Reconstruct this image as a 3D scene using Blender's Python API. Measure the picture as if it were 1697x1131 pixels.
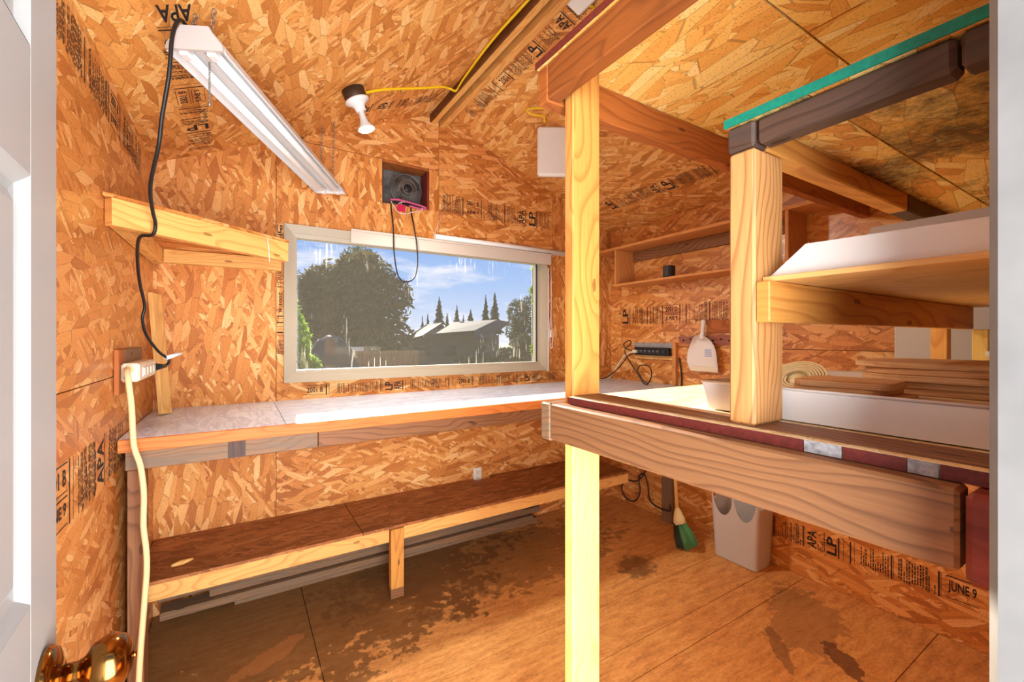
import bpy, bmesh, math, random
from mathutils import Matrix, Vector, Quaternion
for o in list(bpy.data.objects): bpy.data.objects.remove(o)
S = bpy.context.scene
COL = S.collection
rnd = random.Random(7)
def C(r, g, b, a=1.0):
    f = lambda c: (c/255/12.92) if c/255 <= .04045 else ((c/255+.055)/1.055)**2.4
    return (f(r), f(g), f(b), a)

# ------------------------------------------------------------------ camera
YAW = math.radians(32.12)
cam = bpy.data.cameras.new('camera'); camo = bpy.data.objects.new('camera', cam); COL.objects.link(camo)
camo.location = (0, 0, 1.3); camo.rotation_euler = (math.pi/2, 0, -YAW)
cam.sensor_width = 36; cam.lens = 720/1697*36; cam.shift_y = -5.5/1697; cam.clip_start = .02; cam.clip_end = 500
S.camera = camo
S.view_settings.view_transform = 'Standard'; S.view_settings.look = 'None'
S.view_settings.gamma = 1; S.view_settings.use_curve_mapping = False
S.view_settings.exposure = 0.08

# ------------------------------------------------------------------ sky
SKY = 1.0
W = bpy.data.worlds.new('sky'); S.world = W; W.use_nodes = True
nt = W.node_tree; nt.nodes.clear()
def wn(t, **k):
    n = nt.nodes.new(t)
    for a, b in k.items(): setattr(n, a, b)
    return n
tc = wn('ShaderNodeTexCoord'); sep = wn('ShaderNodeSeparateXYZ'); nt.links.new(tc.outputs['Generated'], sep.inputs[0])
rp = wn('ShaderNodeValToRGB'); nt.links.new(sep.outputs['Z'], rp.inputs[0])
e = rp.color_ramp.elements; e[0].position = 0.0; e[0].color = C(212, 222, 242); e[1].position = .5; e[1].color = C(70, 128, 210)
k = e.new(.12); k.color = C(150, 188, 240); k = e.new(.24); k.color = C(104, 158, 232)
mp = wn('ShaderNodeMapping'); mp.inputs['Scale'].default_value = (3.2, 3.2, 13); nt.links.new(tc.outputs['Generated'], mp.inputs[0])
nz = wn('ShaderNodeTexNoise'); nz.inputs['Scale'].default_value = 1.6; nz.inputs['Detail'].default_value = 7; nz.inputs['Roughness'].default_value = .58
nt.links.new(mp.outputs[0], nz.inputs['Vector'])
cr = wn('ShaderNodeValToRGB'); nt.links.new(nz.outputs[0], cr.inputs[0])
cr.color_ramp.elements[0].position = .50; cr.color_ramp.elements[0].color = (0, 0, 0, 1); cr.color_ramp.elements[1].position = .72; cr.color_ramp.elements[1].color = (1, 1, 1, 1)
mx = wn('ShaderNodeMixRGB'); nt.links.new(cr.outputs[0], mx.inputs[0]); nt.links.new(rp.outputs[0], mx.inputs[1]); mx.inputs[2].default_value = C(243, 243, 250)
bg = wn('ShaderNodeBackground'); bg.inputs[1].default_value = SKY; nt.links.new(mx.outputs[0], bg.inputs[0])
wo = wn('ShaderNodeOutputWorld'); nt.links.new(bg.outputs[0], wo.inputs[0])

# ------------------------------------------------------------------ sun (low, beyond the window) and daylight through the open door
sun = bpy.data.lights.new('sun', 'SUN'); suno = bpy.data.objects.new('sun', sun); COL.objects.link(suno)
sun.energy = 24.0; sun.angle = math.radians(.6); sun.color = (1.0, .93, .80)
suno.rotation_euler = Vector((-.10, -1, -.30)).to_track_quat('-Z', 'Y').to_euler(); suno.location = (0, 8, 6)
def area(name, loc, direction, sx, sy, energy, color):
    l = bpy.data.lights.new(name, 'AREA'); l.shape = 'RECTANGLE'; l.size = sx; l.size_y = sy; l.energy = energy; l.color = color
    o = bpy.data.objects.new(name, l); COL.objects.link(o); o.location = loc
    o.rotation_euler = Vector(direction).to_track_quat('-Z', 'Y').to_euler(); return o
area('door_daylight', (.05, -1.0, .85), (0, 1, .12), 2.4, 2.6, 365, (.90, .95, 1.0))

# ------------------------------------------------------------------ node helpers
class N:
    def __init__(s, name):
        s.m = bpy.data.materials.new(name); s.m.use_nodes = True; s.t = s.m.node_tree; s.t.nodes.clear()
        s.out = s.t.nodes.new('ShaderNodeOutputMaterial')
    def n(s, typ, ins=None, **k):
        x = s.t.nodes.new(typ)
        for a, b in k.items(): setattr(x, a, b)
        if ins:
            for a, b in ins.items():
                if isinstance(b, bpy.types.NodeSocket): s.t.links.new(b, x.inputs[a])
                else: x.inputs[a].default_value = b
        return x
    def math(s, op, a, b=0.0, c=None, clamp=False):
        x = s.n('ShaderNodeMath', {0: a, 1: b}, operation=op, use_clamp=clamp)
        if c is not None:
            if isinstance(c, bpy.types.NodeSocket): s.t.links.new(c, x.inputs[2])
            else: x.inputs[2].default_value = c
        return x.outputs[0]
    def vm(s, op, a, b): return s.n('ShaderNodeVectorMath', {0: a, 1: b}, operation=op).outputs[0]
    def ramp(s, f, stops, interp='LINEAR'):
        x = s.n('ShaderNodeValToRGB', {0: f}); x.color_ramp.interpolation = interp; e = x.color_ramp.elements
        while len(e) < len(stops): e.new(.5)
        for i, (p, c) in enumerate(stops): e[i].position = p; e[i].color = c if len(c) == 4 else (*c, 1)
        return x.outputs[0]
    def mix(s, f, a, b, mode='MIX'):
        x = s.n('ShaderNodeMixRGB', {0: f, 1: a, 2: b}, blend_type=mode); return x.outputs[0]
    def uv(s):
        u = s.n('ShaderNodeUVMap').outputs[0]; r = s.n('ShaderNodeObjectInfo').outputs['Random']
        o = s.n('ShaderNodeCombineXYZ', {0: s.math('MULTIPLY', r, 31.7), 1: s.math('MULTIPLY', r, 17.3), 2: 0.0}).outputs[0]
        return s.vm('ADD', u, o)
    def mapv(s, v, scale, rot=0.0): 
        return s.n('ShaderNodeMapping', {'Vector': v, 'Rotation': (0, 0, rot), 'Scale': scale}).outputs[0]
    def noise(s, v, scale=1.0, detail=3.0, rough=.55, dist=0.0):
        return s.n('ShaderNodeTexNoise', {'Vector': v, 'Scale': scale, 'Detail': detail, 'Roughness': rough, 'Distortion': dist}).outputs[0]
    def done(s, color, rough=.6, bump=None, bstr=.2, bdist=.002, metal=0.0, spec=.3, **k):
        b = s.n('ShaderNodeBsdfPrincipled', {'Base Color': color, 'Roughness': rough, 'Metallic': metal, 'Specular IOR Level': spec})
        for a, v in k.items(): b.inputs[a.replace('_', ' ')].default_value = v
        if bump is not None:
            s.t.links.new(s.n('ShaderNodeBump', {'Strength': bstr, 'Distance': bdist, 'Height': bump}).outputs[0], b.inputs['Normal'])
        s.t.links.new(b.outputs[0], s.out.inputs[0]); return s.m

OSB_WALL = [(0, C(130, 70, 28)), (.14, C(178, 104, 44)), (.38, C(206, 132, 62)), (.62, C(222, 152, 80)), (.82, C(236, 180, 110)), (1, C(250, 218, 166))]
OSB_LOFT = [(0, C(160, 88, 30)), (.12, C(222, 152, 66)), (.4, C(244, 190, 98)), (.7, C(250, 212, 126)), (1, C(254, 234, 178))]
OSB_BENCH = [(0, C(92, 48, 24)), (.2, C(146, 88, 46)), (.6, C(170, 106, 58)), (1, C(196, 134, 82))]
OSB_DECK = [(0, C(186, 150, 96)), (.2, C(226, 200, 150)), (.6, C(238, 218, 176)), (1, C(247, 236, 208))]
def osb(name, pal, L=.088, Wd=.030, mold=False, rough=.62, seed=0.0, spec=.3):
    s = N(name); uv = s.uv()
    if seed: uv = s.vm('ADD', uv, (seed, seed*1.7, 0))
    val = edge = vec = None
    # strands in crossing layers, later ones lie on top
    for i, (ang, l, w, th) in enumerate([(0.15, L*1.1, Wd*.85, -1), (1.35, L*.75, Wd*.7, .50), (-.62, L*.95, Wd*.7, .46), (.50, L*1.2, Wd*.5, .48), (-.16, L*1.35, Wd*.85, .56)]):
        # rotate first, then scale
        v = s.n('ShaderNodeMapping', {'Vector': s.n('ShaderNodeMapping', {'Vector': uv, 'Rotation': (0, 0, ang), 'Location': (i*3.1, i*1.7, 0)}).outputs[0], 'Scale': (1/l, 1/w, 1)}).outputs[0]
        vo = s.n('ShaderNodeTexVoronoi', {'Vector': v, 'Scale': 1.0, 'Randomness': 1.0}, voronoi_dimensions='2D', feature='F1')
        ve = s.n('ShaderNodeTexVoronoi', {'Vector': v, 'Scale': 1.0, 'Randomness': 1.0}, voronoi_dimensions='2D', feature='DISTANCE_TO_EDGE')
        sp = s.n('ShaderNodeSeparateColor', {0: vo.outputs['Color']})
        off = s.vm('ADD', v, vo.outputs['Color'])
        if val is None: val, edge, vec = sp.outputs[1], ve.outputs[0], off
        else:
            m = s.math('GREATER_THAN', sp.outputs[0], th)
            def mf(a, b, m=m): return s.n('ShaderNodeMix', {0: m, 2: a, 3: b}, data_type='FLOAT').outputs[0]
            val = mf(val, sp.outputs[1]); edge = mf(edge, ve.outputs[0]); pass
            vec = s.n('ShaderNodeMix', {0: m, 4: vec, 5: off}, data_type='VECTOR').outputs[1]
    g = s.noise(s.mapv(vec, (1.1, 9, 1)), 1.6, 4, .65)
    f = s.math('ADD', s.math('MULTIPLY', val, .72), s.math('MULTIPLY', s.math('SUBTRACT', g, .5), .55))
    f = s.math('ADD', f, .14, clamp=True)
    col = s.ramp(f, pal)
    fine = s.noise(uv, 170, 1)
    col = s.mix(s.math('MULTIPLY', s.math('GREATER_THAN', fine, .64), .45), col, (*pal[0][1][:3], 1))
    ed = s.math('MULTIPLY', s.math('LESS_THAN', edge, s.math('MULTIPLY', s.noise(uv, 26, 1), .055)), .42)
    col = s.mix(ed, col, tuple(c*.45 for c in pal[0][1][:3])+(1,))
    big = s.noise(uv, 1.6, 3)
    col = s.mix(.5, col, s.ramp(big, [(.3, (.36, .34, .33, 1)), (.7, (.62, .62, .62, 1))]), 'OVERLAY')
    if mold:
        mm = s.ramp(s.math('ADD', s.math('MULTIPLY', s.noise(uv, 3.2, 5, .65), .75), s.math('MULTIPLY', s.noise(uv, 60, 3, .7), .25)), [(.47, (0, 0, 0, 1)), (.60, (1, 1, 1, 1))])
        col = s.mix(s.math('MULTIPLY', mm, .82), col, C(58, 42, 26))
    return s.done(col, rough, spec=spec)
def wood(name, light, dark, line=None, ring=26.0, knots=.6, grey=None, rough=.55):
    s = N(name); uv = s.uv(); line = line or dark
    w = s.noise(s.mapv(uv, (1.5, 5, 1)), 1.0, 2, .45, .4)
    sx = s.n('ShaderNodeSeparateXYZ', {0: uv})
    ph = s.math('ADD', s.math('MULTIPLY', sx.outputs[1], ring), s.math('MULTIPLY', w, 13.0))
    fr = s.math('FRACT', ph)
    lat = s.ramp(fr, [(0, (0, 0, 0, 1)), (.55, (.12,)*3), (.86, (1, 1, 1, 1)), (1, (0, 0, 0, 1))])
    g = s.noise(s.mapv(uv, (6, 190, 1)), 1.0, 3, .6)
    col = s.mix(s.math('MULTIPLY', lat, .62), light, line)
    col = s.mix(s.math('MULTIPLY', s.math('SUBTRACT', g, .35, clamp=True), 1.1), col, dark)
    b = s.noise(s.mapv(uv, (1.2, 3, 1)), 1.0, 2)
    col = s.mix(.4, col, s.ramp(b, [(.3, (.38,)*3), (.7, (.63,)*3)]), 'OVERLAY')
    if grey: col = s.mix(s.ramp(s.noise(s.mapv(uv, (2, 24, 1)), 1.2, 4, .6), [(.42, (0, 0, 0, 1)), (.66, (1, 1, 1, 1))]), col, grey)
    if knots:
        vo = s.n('ShaderNodeTexVoronoi', {'Vector': s.mapv(uv, (3.6, 11, 1)), 'Scale': 1.0}, voronoi_dimensions='2D')
        sp = s.n('ShaderNodeSeparateColor', {0: vo.outputs['Color']})
        r = s.math('MULTIPLY', s.math('GREATER_THAN', sp.outputs[0], 1-knots*.5), .085)
        kf = s.math('LESS_THAN', s.math('ADD', vo.outputs['Distance'], s.math('MULTIPLY', g, .05)), r)
        col = s.mix(s.math('MULTIPLY', kf, .75), col, tuple(c*.4 for c in dark[:3])+(1,))
    return s.done(col, rough, g, .18, .001)
def plain(name, col, rough=.5, metal=0.0, spot=0.0, spec=.4, scale=40, **k):
    s = N(name); tcg = s.n('ShaderNodeTexCoord').outputs['Object']
    nz = s.noise(tcg, scale, 3, .6)
    d = tuple(c*(1-.25-spot) for c in col[:3])+(1,)
    c = s.mix(s.ramp(nz, [(.35, (0, 0, 0, 1)), (.75, (1, 1, 1, 1))]), col, d) if spot > 0 else s.mix(s.math('MULTIPLY', nz, .12), col, d)
    return s.done(c, rough, nz, .05, .0008, metal, spec, **k)

M = {}
M['osb'] = osb('osb wall strand board', OSB_WALL)
M['osb_side'] = osb('osb glossier side wall board', OSB_WALL, rough=.30, spec=.7, seed=2.1)
OSB_CEIL = [(0, C(140, 80, 32)), (.14, C(190, 120, 54)), (.38, C(218, 148, 74)), (.62, C(232, 168, 92)), (.82, C(242, 192, 120)), (1, C(252, 224, 172))]
M['osb_v'] = osb('osb ceiling strand board', OSB_CEIL, seed=5.3)
M['osb_loft'] = osb('osb pale loft board', OSB_LOFT, L=.12, Wd=.042)
M['osb_mold'] = osb('osb mouldy board', OSB_LOFT, L=.12, Wd=.042, mold=True)
M['osb_bench'] = osb('osb dark worn bench', OSB_BENCH, rough=.55)
M['osb_deck'] = osb('osb pale cream deck', OSB_DECK, L=.1, Wd=.03)  # pale cream strands over the whole deck
M['fir'] = wood('fir pale', C(236, 182, 104), C(204, 138, 66), C(198, 128, 58))
M['fir_gold'] = wood('fir golden', C(214, 150, 72), C(178, 110, 46), C(164, 96, 36))
M['fir_yellow'] = wood('fir yellow bright', C(244, 214, 128), C(222, 180, 86), C(226, 186, 92), ring=20)
M['cedar'] = wood('cedar reddish', C(176, 100, 44), C(136, 70, 28), C(122, 60, 24), knots=.4)
M['shade_cedar'] = wood('cedar with ridge shade', C(110, 62, 30), C(80, 44, 22), C(72, 38, 18), ring=30, knots=.2)
M['loft_beam'] = wood('dark cedar beam', C(150, 84, 36), C(112, 58, 24), C(100, 52, 22), ring=30, knots=.3)
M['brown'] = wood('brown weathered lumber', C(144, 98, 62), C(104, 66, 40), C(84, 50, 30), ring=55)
M['grain_post'] = wood('post strong grain', C(206, 150, 90), C(164, 106, 58), C(116, 66, 32), ring=75, knots=.5)
M['weather'] = wood('grey weathered lumber', C(150, 112, 78), C(102, 74, 50), C(88, 62, 42), grey=C(122, 102, 82), ring=60)
M['orange'] = wood('orange varnished edge', C(214, 130, 62), C(176, 94, 38), C(172, 92, 36), ring=14, knots=0)
M['dark_beam'] = wood('dark stained lumber', C(92, 66, 52), C(52, 36, 28), C(46, 32, 26), grey=C(74, 60, 52))
M['red_paint'] = wood('dark red paint on wood', C(118, 44, 34), C(84, 28, 22), C(80, 26, 22), knots=0, grey=C(134, 58, 44))
M['ply'] = wood('plywood pale', C(232, 184, 112), C(206, 150, 84), C(200, 140, 76), ring=9, knots=.2)
M['shelf_wood'] = wood('honey shelf board', C(216, 150, 86), C(184, 114, 58), C(186, 118, 62), ring=18, knots=.1)
M['plaque'] = wood('thin wooden board', C(238, 194, 142), C(204, 150, 98), C(180, 126, 78), ring=60, knots=0)
M['black_hole'] = plain('dark cavity', C(18, 16, 15), .9)
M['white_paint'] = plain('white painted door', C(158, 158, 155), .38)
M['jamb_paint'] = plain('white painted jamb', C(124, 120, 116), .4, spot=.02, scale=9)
M['white_plastic'] = plain('white plastic', C(232, 232, 230), .35)
M['white_enamel'] = plain('white enamel', C(214, 214, 214), .28)
M['ivory'] = plain('ivory plastic', C(232, 222, 196), .4)
M['cream_cord'] = plain('cream cord', C(232, 204, 150), .5)
M['black_cord'] = plain('black cord', C(26, 24, 24), .45)
M['brown_cord'] = plain('dark brown cord', C(52, 38, 34), .5)
M['yellow_cable'] = plain('yellow cable', C(240, 200, 30), .4)
M['black_plastic'] = plain('black plastic', C(30, 31, 33), .4)
M['dark_plastic'] = plain('charcoal plastic', C(58, 58, 58), .4)
M['alu'] = plain('tan window frame', C(176, 164, 142), .42)
M['blind'] = plain('cream blind rail', C(204, 192, 178), .45)
M['grey_plastic'] = plain('light grey plastic', C(196, 192, 188), .38)
M['bin_plastic'] = plain('translucent white plastic tray', C(232, 226, 220), .3)
M['cardboard'] = plain('white cardboard', C(222, 214, 206), .7, scale=90)
M['greybox'] = plain('light grey board', C(200, 196, 192), .7)
M['steel'] = plain('galvanised steel', C(150, 146, 140), .4, .8)
M['jbox'] = plain('dark bronze box', C(78, 58, 44), .5, .4)
M['knob'] = plain('antique brass', C(150, 104, 52), .16, 1.0, scale=14)
M['ink'] = plain('black print ink', C(40, 32, 34), .8)
M['pink'] = plain('pink fabric', C(196, 84, 130), .7)
M['magenta'] = plain('magenta tag', C(196, 18, 74), .6)
M['string'] = plain('white string', C(232, 220, 214), .7)
M['hose'] = plain('pale yellow strap', C(240, 232, 190), .5)
M['green_edge'] = plain('green painted edge', C(0, 128, 104), .6, spot=.12, scale=120)
M['red_edge'] = plain('maroon painted edge', C(112, 40, 32), .6, spot=.2, scale=160)
M['white_chip'] = plain('white primer patch', C(176, 172, 172), .7, spot=.35, scale=150)
M['bristle'] = plain('green bristles', C(98, 156, 92), .6)
M['bristle_dark'] = plain('dark bristles', C(60, 66, 46), .6)
M['straw'] = plain('pale broom cap', C(222, 200, 140), .5)
M['pegrail'] = wood('brown peg rail', C(160, 100, 80), C(120, 70, 54), C(120, 70, 54), knots=0)
M['sticker'] = plain('blue print', C(120, 150, 205), .6)
M['silver_foil'] = plain('torn foil', C(120, 118, 114), .5, .3, spot=.55, scale=16)

def laminate():
    s = N('white marbled laminate'); uv = s.uv()
    v = s.noise(s.mapv(uv, (2.2, 9, 1), .25), 1.6, 6, .62, 1.4)
    col = s.ramp(v, [(.3, C(222, 232, 244)), (.47, C(206, 216, 230)), (.52, C(178, 188, 206)), (.57, C(214, 224, 238)), (.8, C(230, 238, 246))])
    return s.done(col, .3, None, spec=.4)
M['laminate'] = laminate()
def floor_mat():
    s = N('worn dirty strand board floor'); P = s.n('ShaderNodeTexCoord').outputs['Object']; uv = s.uv()
    n1 = s.noise(P, 4.5, 7, .62); n2 = s.noise(P, 22, 4, .6); n3 = s.noise(s.mapv(P, (1, 2.2, 1), .3), 46, 3, .6); n4 = s.noise(s.mapv(P, (1.2, 5, 1), .4), 7, 4, .6)
    col = s.ramp(s.math('ADD', s.math('MULTIPLY', n4, .6), s.math('MULTIPLY', n3, .4)), [(.3, C(176, 118, 62)), (.48, C(214, 154, 86)), (.60, C(228, 172, 102)), (.75, C(240, 194, 128))])
    sp = s.n('ShaderNodeSeparateXYZ', {0: P})
    def blob(cx, cy, rx, ry, rough, lo, hi, rot=0.0):
        d = s.vm('SUBTRACT', P, (cx, cy, 0)); d = s.n('ShaderNodeMapping', {'Vector': d, 'Rotation': (0, 0, -rot)}).outputs[0]
        d = s.n('ShaderNodeMapping', {'Vector': d, 'Scale': (1/rx, 1/ry, 0)}).outputs[0]
        ln = s.n('ShaderNodeVectorMath', {0: d}, operation='LENGTH').outputs['Value']
        f = s.math('ADD', ln, s.math('MULTIPLY', s.math('SUBTRACT', s.math('ADD', s.math('MULTIPLY', n1, .55), s.math('MULTIPLY', n2, .45)), .5), rough))
        return s.ramp(f, [(lo, (1, 1, 1, 1)), (hi, (0, 0, 0, 1))])
    dirt = blob(.25, 2.35, 1.1, .62, 3.4, .90, 1.0, .10)
    col = s.mix(s.math('MULTIPLY', dirt, .72), col, C(104, 68, 36))
    d2 = blob(1.25, 2.22, .85, .36, 3.6, .90, .97, -.10); col = s.mix(s.math('MULTIPLY', d2, .55), col, C(116, 76, 40))
    d3 = blob(1.93, 1.72, .15, .12, 3.6, .6, 1.0); col = s.mix(s.math('MULTIPLY', d3, .7), col, C(74, 46, 26))
    d4 = blob(2.2, .98, .30, .15, 3.4, .92, .97, .5); col = s.mix(s.math('MULTIPLY', d4, .5), col, C(140, 98, 62))
    d5 = blob(1.90, .93, .14, .03, 2.6, .92, .97, .75); col = s.mix(s.math('MULTIPLY', d5, .6), col, C(124, 82, 50))
    d6 = blob(2.06, .78, .13, .045, 3.0, .94, .98, .9); col = s.mix(s.math('MULTIPLY', d6, .8), col, C(104, 64, 42))
    d7 = blob(.10, 2.02, .15, .05, 3.0, .9, .97, .5); col = s.mix(s.math('MULTIPLY', d7, .6), col, C(196, 130, 72))
    sc = s.math('MULTIPLY', s.math('GREATER_THAN', s.noise(s.mapv(P, (1, 6, 1), .5), 30, 2), .69), .5); col = s.mix(sc, col, C(80, 48, 24))
    col = s.mix(.45, col, s.ramp(s.noise(P, 3, 6, .7), [(.32, (.3,)*3), (.68, (.62,)*3)]), 'OVERLAY')
    return s.done(col, .55, s.math('ADD', n3, s.math('MULTIPLY', n4, .5)), .35, .002)
M['floor'] = floor_mat()
def glass_mat():
    s = N('dusty window glass'); P = s.n('ShaderNodeTexCoord').outputs['Object']; sp = s.n('ShaderNodeSeparateXYZ', {0: P})
    film = s.ramp(s.math('ADD', sp.outputs[2], s.math('MULTIPLY', s.noise(P, 3.2, 4, .6), .5)), [(0, (1,)*3), (1, (0,)*3)])
    h = s.n('ShaderNodeMapRange', {0: s.math('ADD', sp.outputs[2], s.math('MULTIPLY', s.math('SUBTRACT', s.noise(P, 3, 4), .5), .35)), 1: 1.10, 2: 1.78, 3: .026, 4: .001}).outputs[0]
    spk = s.math('MULTIPLY', s.math('GREATER_THAN', s.noise(P, 150, 2, .5), .72), .22)
    stv = s.noise(s.mapv(P, (75, 1, 5)), 1, 2); band = s.ramp(s.noise(s.mapv(P, (5, 1, 3.5)), 1, 2), [(.56, (0,)*3), (.62, (1,)*3)])
    streak = s.math('MULTIPLY', s.math('MULTIPLY', s.math('GREATER_THAN', stv, .60), band), .12)
    f = s.math('ADD', s.math('ADD', h, spk), streak, clamp=True)
    tr = s.n('ShaderNodeBsdfTransparent'); gl = s.n('ShaderNodeBsdfGlossy', {'Roughness': .02})
    fr = s.n('ShaderNodeFresnel', {0: 1.35})
    clean = s.n('ShaderNodeMixShader', {0: s.math('MULTIPLY', fr.outputs[0], .6), 1: tr.outputs[0], 2: gl.outputs[0]})
    tl = s.n('ShaderNodeBsdfTranslucent', {0: C(206, 198, 180)}); df = s.n('ShaderNodeBsdfDiffuse', {0: C(206, 198, 180)})
    dust = s.n('ShaderNodeMixShader', {0: .5, 1: tl.outputs[0], 2: df.outputs[0]})
    o = s.n('ShaderNodeMixShader', {0: f, 1: clean.outputs[0], 2: dust.outputs[0]})
    s.t.links.new(o.outputs[0], s.out.inputs[0]); return s.m
M['glass'] = glass_mat()
def leaf(name, a, b, tr=.3):
    s = N(name); r = s.n('ShaderNodeTexCoord').outputs['Object']
    c = s.mix(s.noise(r, 4.0, 3), a, b)
    df = s.n('ShaderNodeBsdfDiffuse', {0: c}); tl = s.n('ShaderNodeBsdfTranslucent', {0: c})
    mxs = s.n('ShaderNodeMixShader', {0: tr, 1: df.outputs[0], 2: tl.outputs[0]}); s.t.links.new(mxs.outputs[0], s.out.inputs[0]); return s.m
M['leaf_olive'] = leaf('olive leaves', C(58, 66, 40), C(112, 96, 58), .35)
M['leaf_conifer'] = leaf('conifer needles', C(44, 66, 56), C(70, 92, 80), .15)
M['leaf_bright'] = leaf('bright green leaves', C(96, 140, 40), C(150, 180, 60), .45)
M['leaf_dark'] = leaf('dark green leaves', C(50, 70, 50), C(80, 96, 62), .25)
M['bark'] = plain('bark', C(70, 56, 44), .9)
M['roof'] = plain('brown shingle roof', C(50, 35, 32), .85, spot=.08, scale=3)
M['house_wall'] = plain('dull house wall', C(92, 86, 76), .8)
M['fence_wood'] = wood('brown fence boards', C(150, 108, 62), C(112, 76, 42), C(108, 72, 40))
M['grass'] = plain('dry grass', C(118, 112, 66), .9, spot=.15, scale=2)
M['tarp'] = plain('dark tarp', C(44, 46, 42), .7)

# ------------------------------------------------------------------ mesh helpers
ROOTM = {}
def T(x, y, z): return Matrix.Translation((x, y, z))
def frame(o, ex, ez):
    ex = Vector(ex).normalized(); ez = Vector(ez).normalized(); ey = ez.cross(ex).normalized(); ez = ex.cross(ey)
    m = Matrix.Identity(4)
    for i in range(3): m[i][0] = ex[i]; m[i][1] = ey[i]; m[i][2] = ez[i]; m[i][3] = o[i]
    return m
def setp(o, label=None, cat=None, group=None, kind=None):
    if label: o['label'] = label
    if cat: o['category'] = cat
    if group: o['group'] = group
    if kind: o['kind'] = kind
    return o
def thing(name, label, cat, loc=(0, 0, 0), group=None, kind=None):
    o = bpy.data.objects.new(name, None); COL.objects.link(o); o.location = loc; o.empty_display_size = .05
    ROOTM[o] = T(*loc); return setp(o, label, cat, group, kind)
class MB:
    """collects world-space geometry with uvs in metres"""
    def __init__(s): s.v = []; s.f = []; s.uv = []; s.sm = []
    def poly(s, pts, uvs, smooth=False):
        i = len(s.v); s.v += [tuple(p) for p in pts]; s.f.append(tuple(range(i, i+len(pts)))); s.uv.append(uvs); s.sm.append(smooth)
    def faces(s, verts, faces, uvs=None, smooth=False):
        i = len(s.v); s.v += [tuple(p) for p in verts]
        for f in faces:
            s.f.append(tuple(i+j for j in f)); s.sm.append(smooth)
            s.uv.append([(verts[j][0], verts[j][1]) for j in f] if uvs is None else [uvs[j] for j in f])
        return s
    def box(s, x0, x1, y0, y1, z0, z1, Mx=None, grain=None, bev=.0015):
        lo, hi = (min(x0, x1), min(y0, y1), min(z0, z1)), (max(x0, x1), max(y0, y1), max(z0, z1))
        d = [hi[i]-lo[i] for i in range(3)]; b = min(bev, min(d)*.3)
        g = grain if grain is not None else d.index(max(d))
        bm = bmesh.new(); bmesh.ops.create_cube(bm, size=1)
        for v in bm.verts: v.co = Vector([lo[i]+(v.co[i]+.5)*d[i] for i in range(3)])
        if b > 0: bmesh.ops.bevel(bm, geom=list(bm.edges), offset=b, segments=1, affect='EDGES')
        bm.normal_update(); base = len(s.v); bm.verts.index_update()
        s.v += [tuple(Mx @ v.co) if Mx else tuple(v.co) for v in bm.verts]
        for f in bm.faces:
            n = f.normal; ax = max(range(3), key=lambda i: abs(n[i])); oth = [i for i in range(3) if i != ax]
            if g in oth: u = g; w = [i for i in oth if i != g][0]
            else: u, w = oth
            s.f.append(tuple(base+v.index for v in f.verts)); s.uv.append([(v.co[u]+ax*.37, v.co[w]+ax*.113) for v in f.verts]); s.sm.append(False)
        bm.free(); return s
    def prism(s, pts, th, ua, va):
        """polygon pts (3d, ccw seen from the side th points away from) extruded by vector th"""
        th = Vector(th); ua = Vector(ua); va = Vector(va); P = [Vector(p) for p in pts]; Q = [p+th for p in P]; n = len(P)
        q = lambda p: (p.dot(ua), p.dot(va))
        s.poly(P, [q(p) for p in P]); s.poly(Q[::-1], [q(p) for p in Q[::-1]])
        for i in range(n):
            j = (i+1) % n; L = (P[j]-P[i]).length
            s.poly([P[j], P[i], Q[i], Q[j]], [(L, 0), (0, 0), (0, th.length), (L, th.length)])
        return s
    def tube(s, pts, r, sides=8, closed=False, smooth=4, caps=True):
        P = [Vector(p) for p in pts]; n = len(P)
        if smooth > 1 and n > 2:
            Q = []; R = []
            rr = r if isinstance(r, (list, tuple)) else None
            rng = range(n if closed else n-1)
            for i in rng:
                g = (lambda j: P[j % n]) if closed else (lambda j: P[min(max(j, 0), n-1)])
                a, b, c, d = g(i-1), g(i), g(i+1), g(i+2)
                for k in range(smooth):
                    t = k/smooth
                    Q.append(.5*((2*b)+(c-a)*t+(2*a-5*b+4*c-d)*t*t+(3*b-a-3*c+d)*t**3))
                    if rr: R.append(rr[i]*(1-t)+rr[(i+1) % n]*t)
            if not closed:
                Q.append(P[-1])
                if rr: R.append(rr[-1])
            P = Q; r = R if rr else r
        n = len(P); up = None; base = len(s.v); L = 0
        for i in range(n):
            a = P[(i-1) % n] if (closed or i) else P[0]; b = P[(i+1) % n] if (closed or i < n-1) else P[-1]
            t = (b-a).normalized() if (b-a).length > 1e-9 else Vector((0, 0, 1))
            if up is None: up = t.orthogonal().normalized()
            up = (up-t*up.dot(t)); up = up.normalized() if up.length > 1e-6 else t.orthogonal().normalized()
            w = t.cross(up); ri = r[i] if isinstance(r, (list, tuple)) else r
            for k in range(sides):
                A = 2*math.pi*k/sides; s.v.append(tuple(P[i]+ri*(math.cos(A)*up+math.sin(A)*w)))
        for i in range(n if closed else n-1):
            j = (i+1) % n
            for k in range(sides):
                l = (k+1) % sides
                s.f.append((base+i*sides+k, base+i*sides+l, base+j*sides+l, base+j*sides+k)); s.sm.append(True)
                s.uv.append([(i*.02, k*.005), (i*.02, l*.005), (j*.02, l*.005), (j*.02, k*.005)])
        if caps and not closed:
            s.f.append(tuple(base+k for k in range(sides))[::-1]); s.uv.append([(0, 0)]*sides); s.sm.append(False)
            s.f.append(tuple(base+(n-1)*sides+k for k in range(sides))); s.uv.append([(0, 0)]*sides); s.sm.append(False)
        return s
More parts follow.
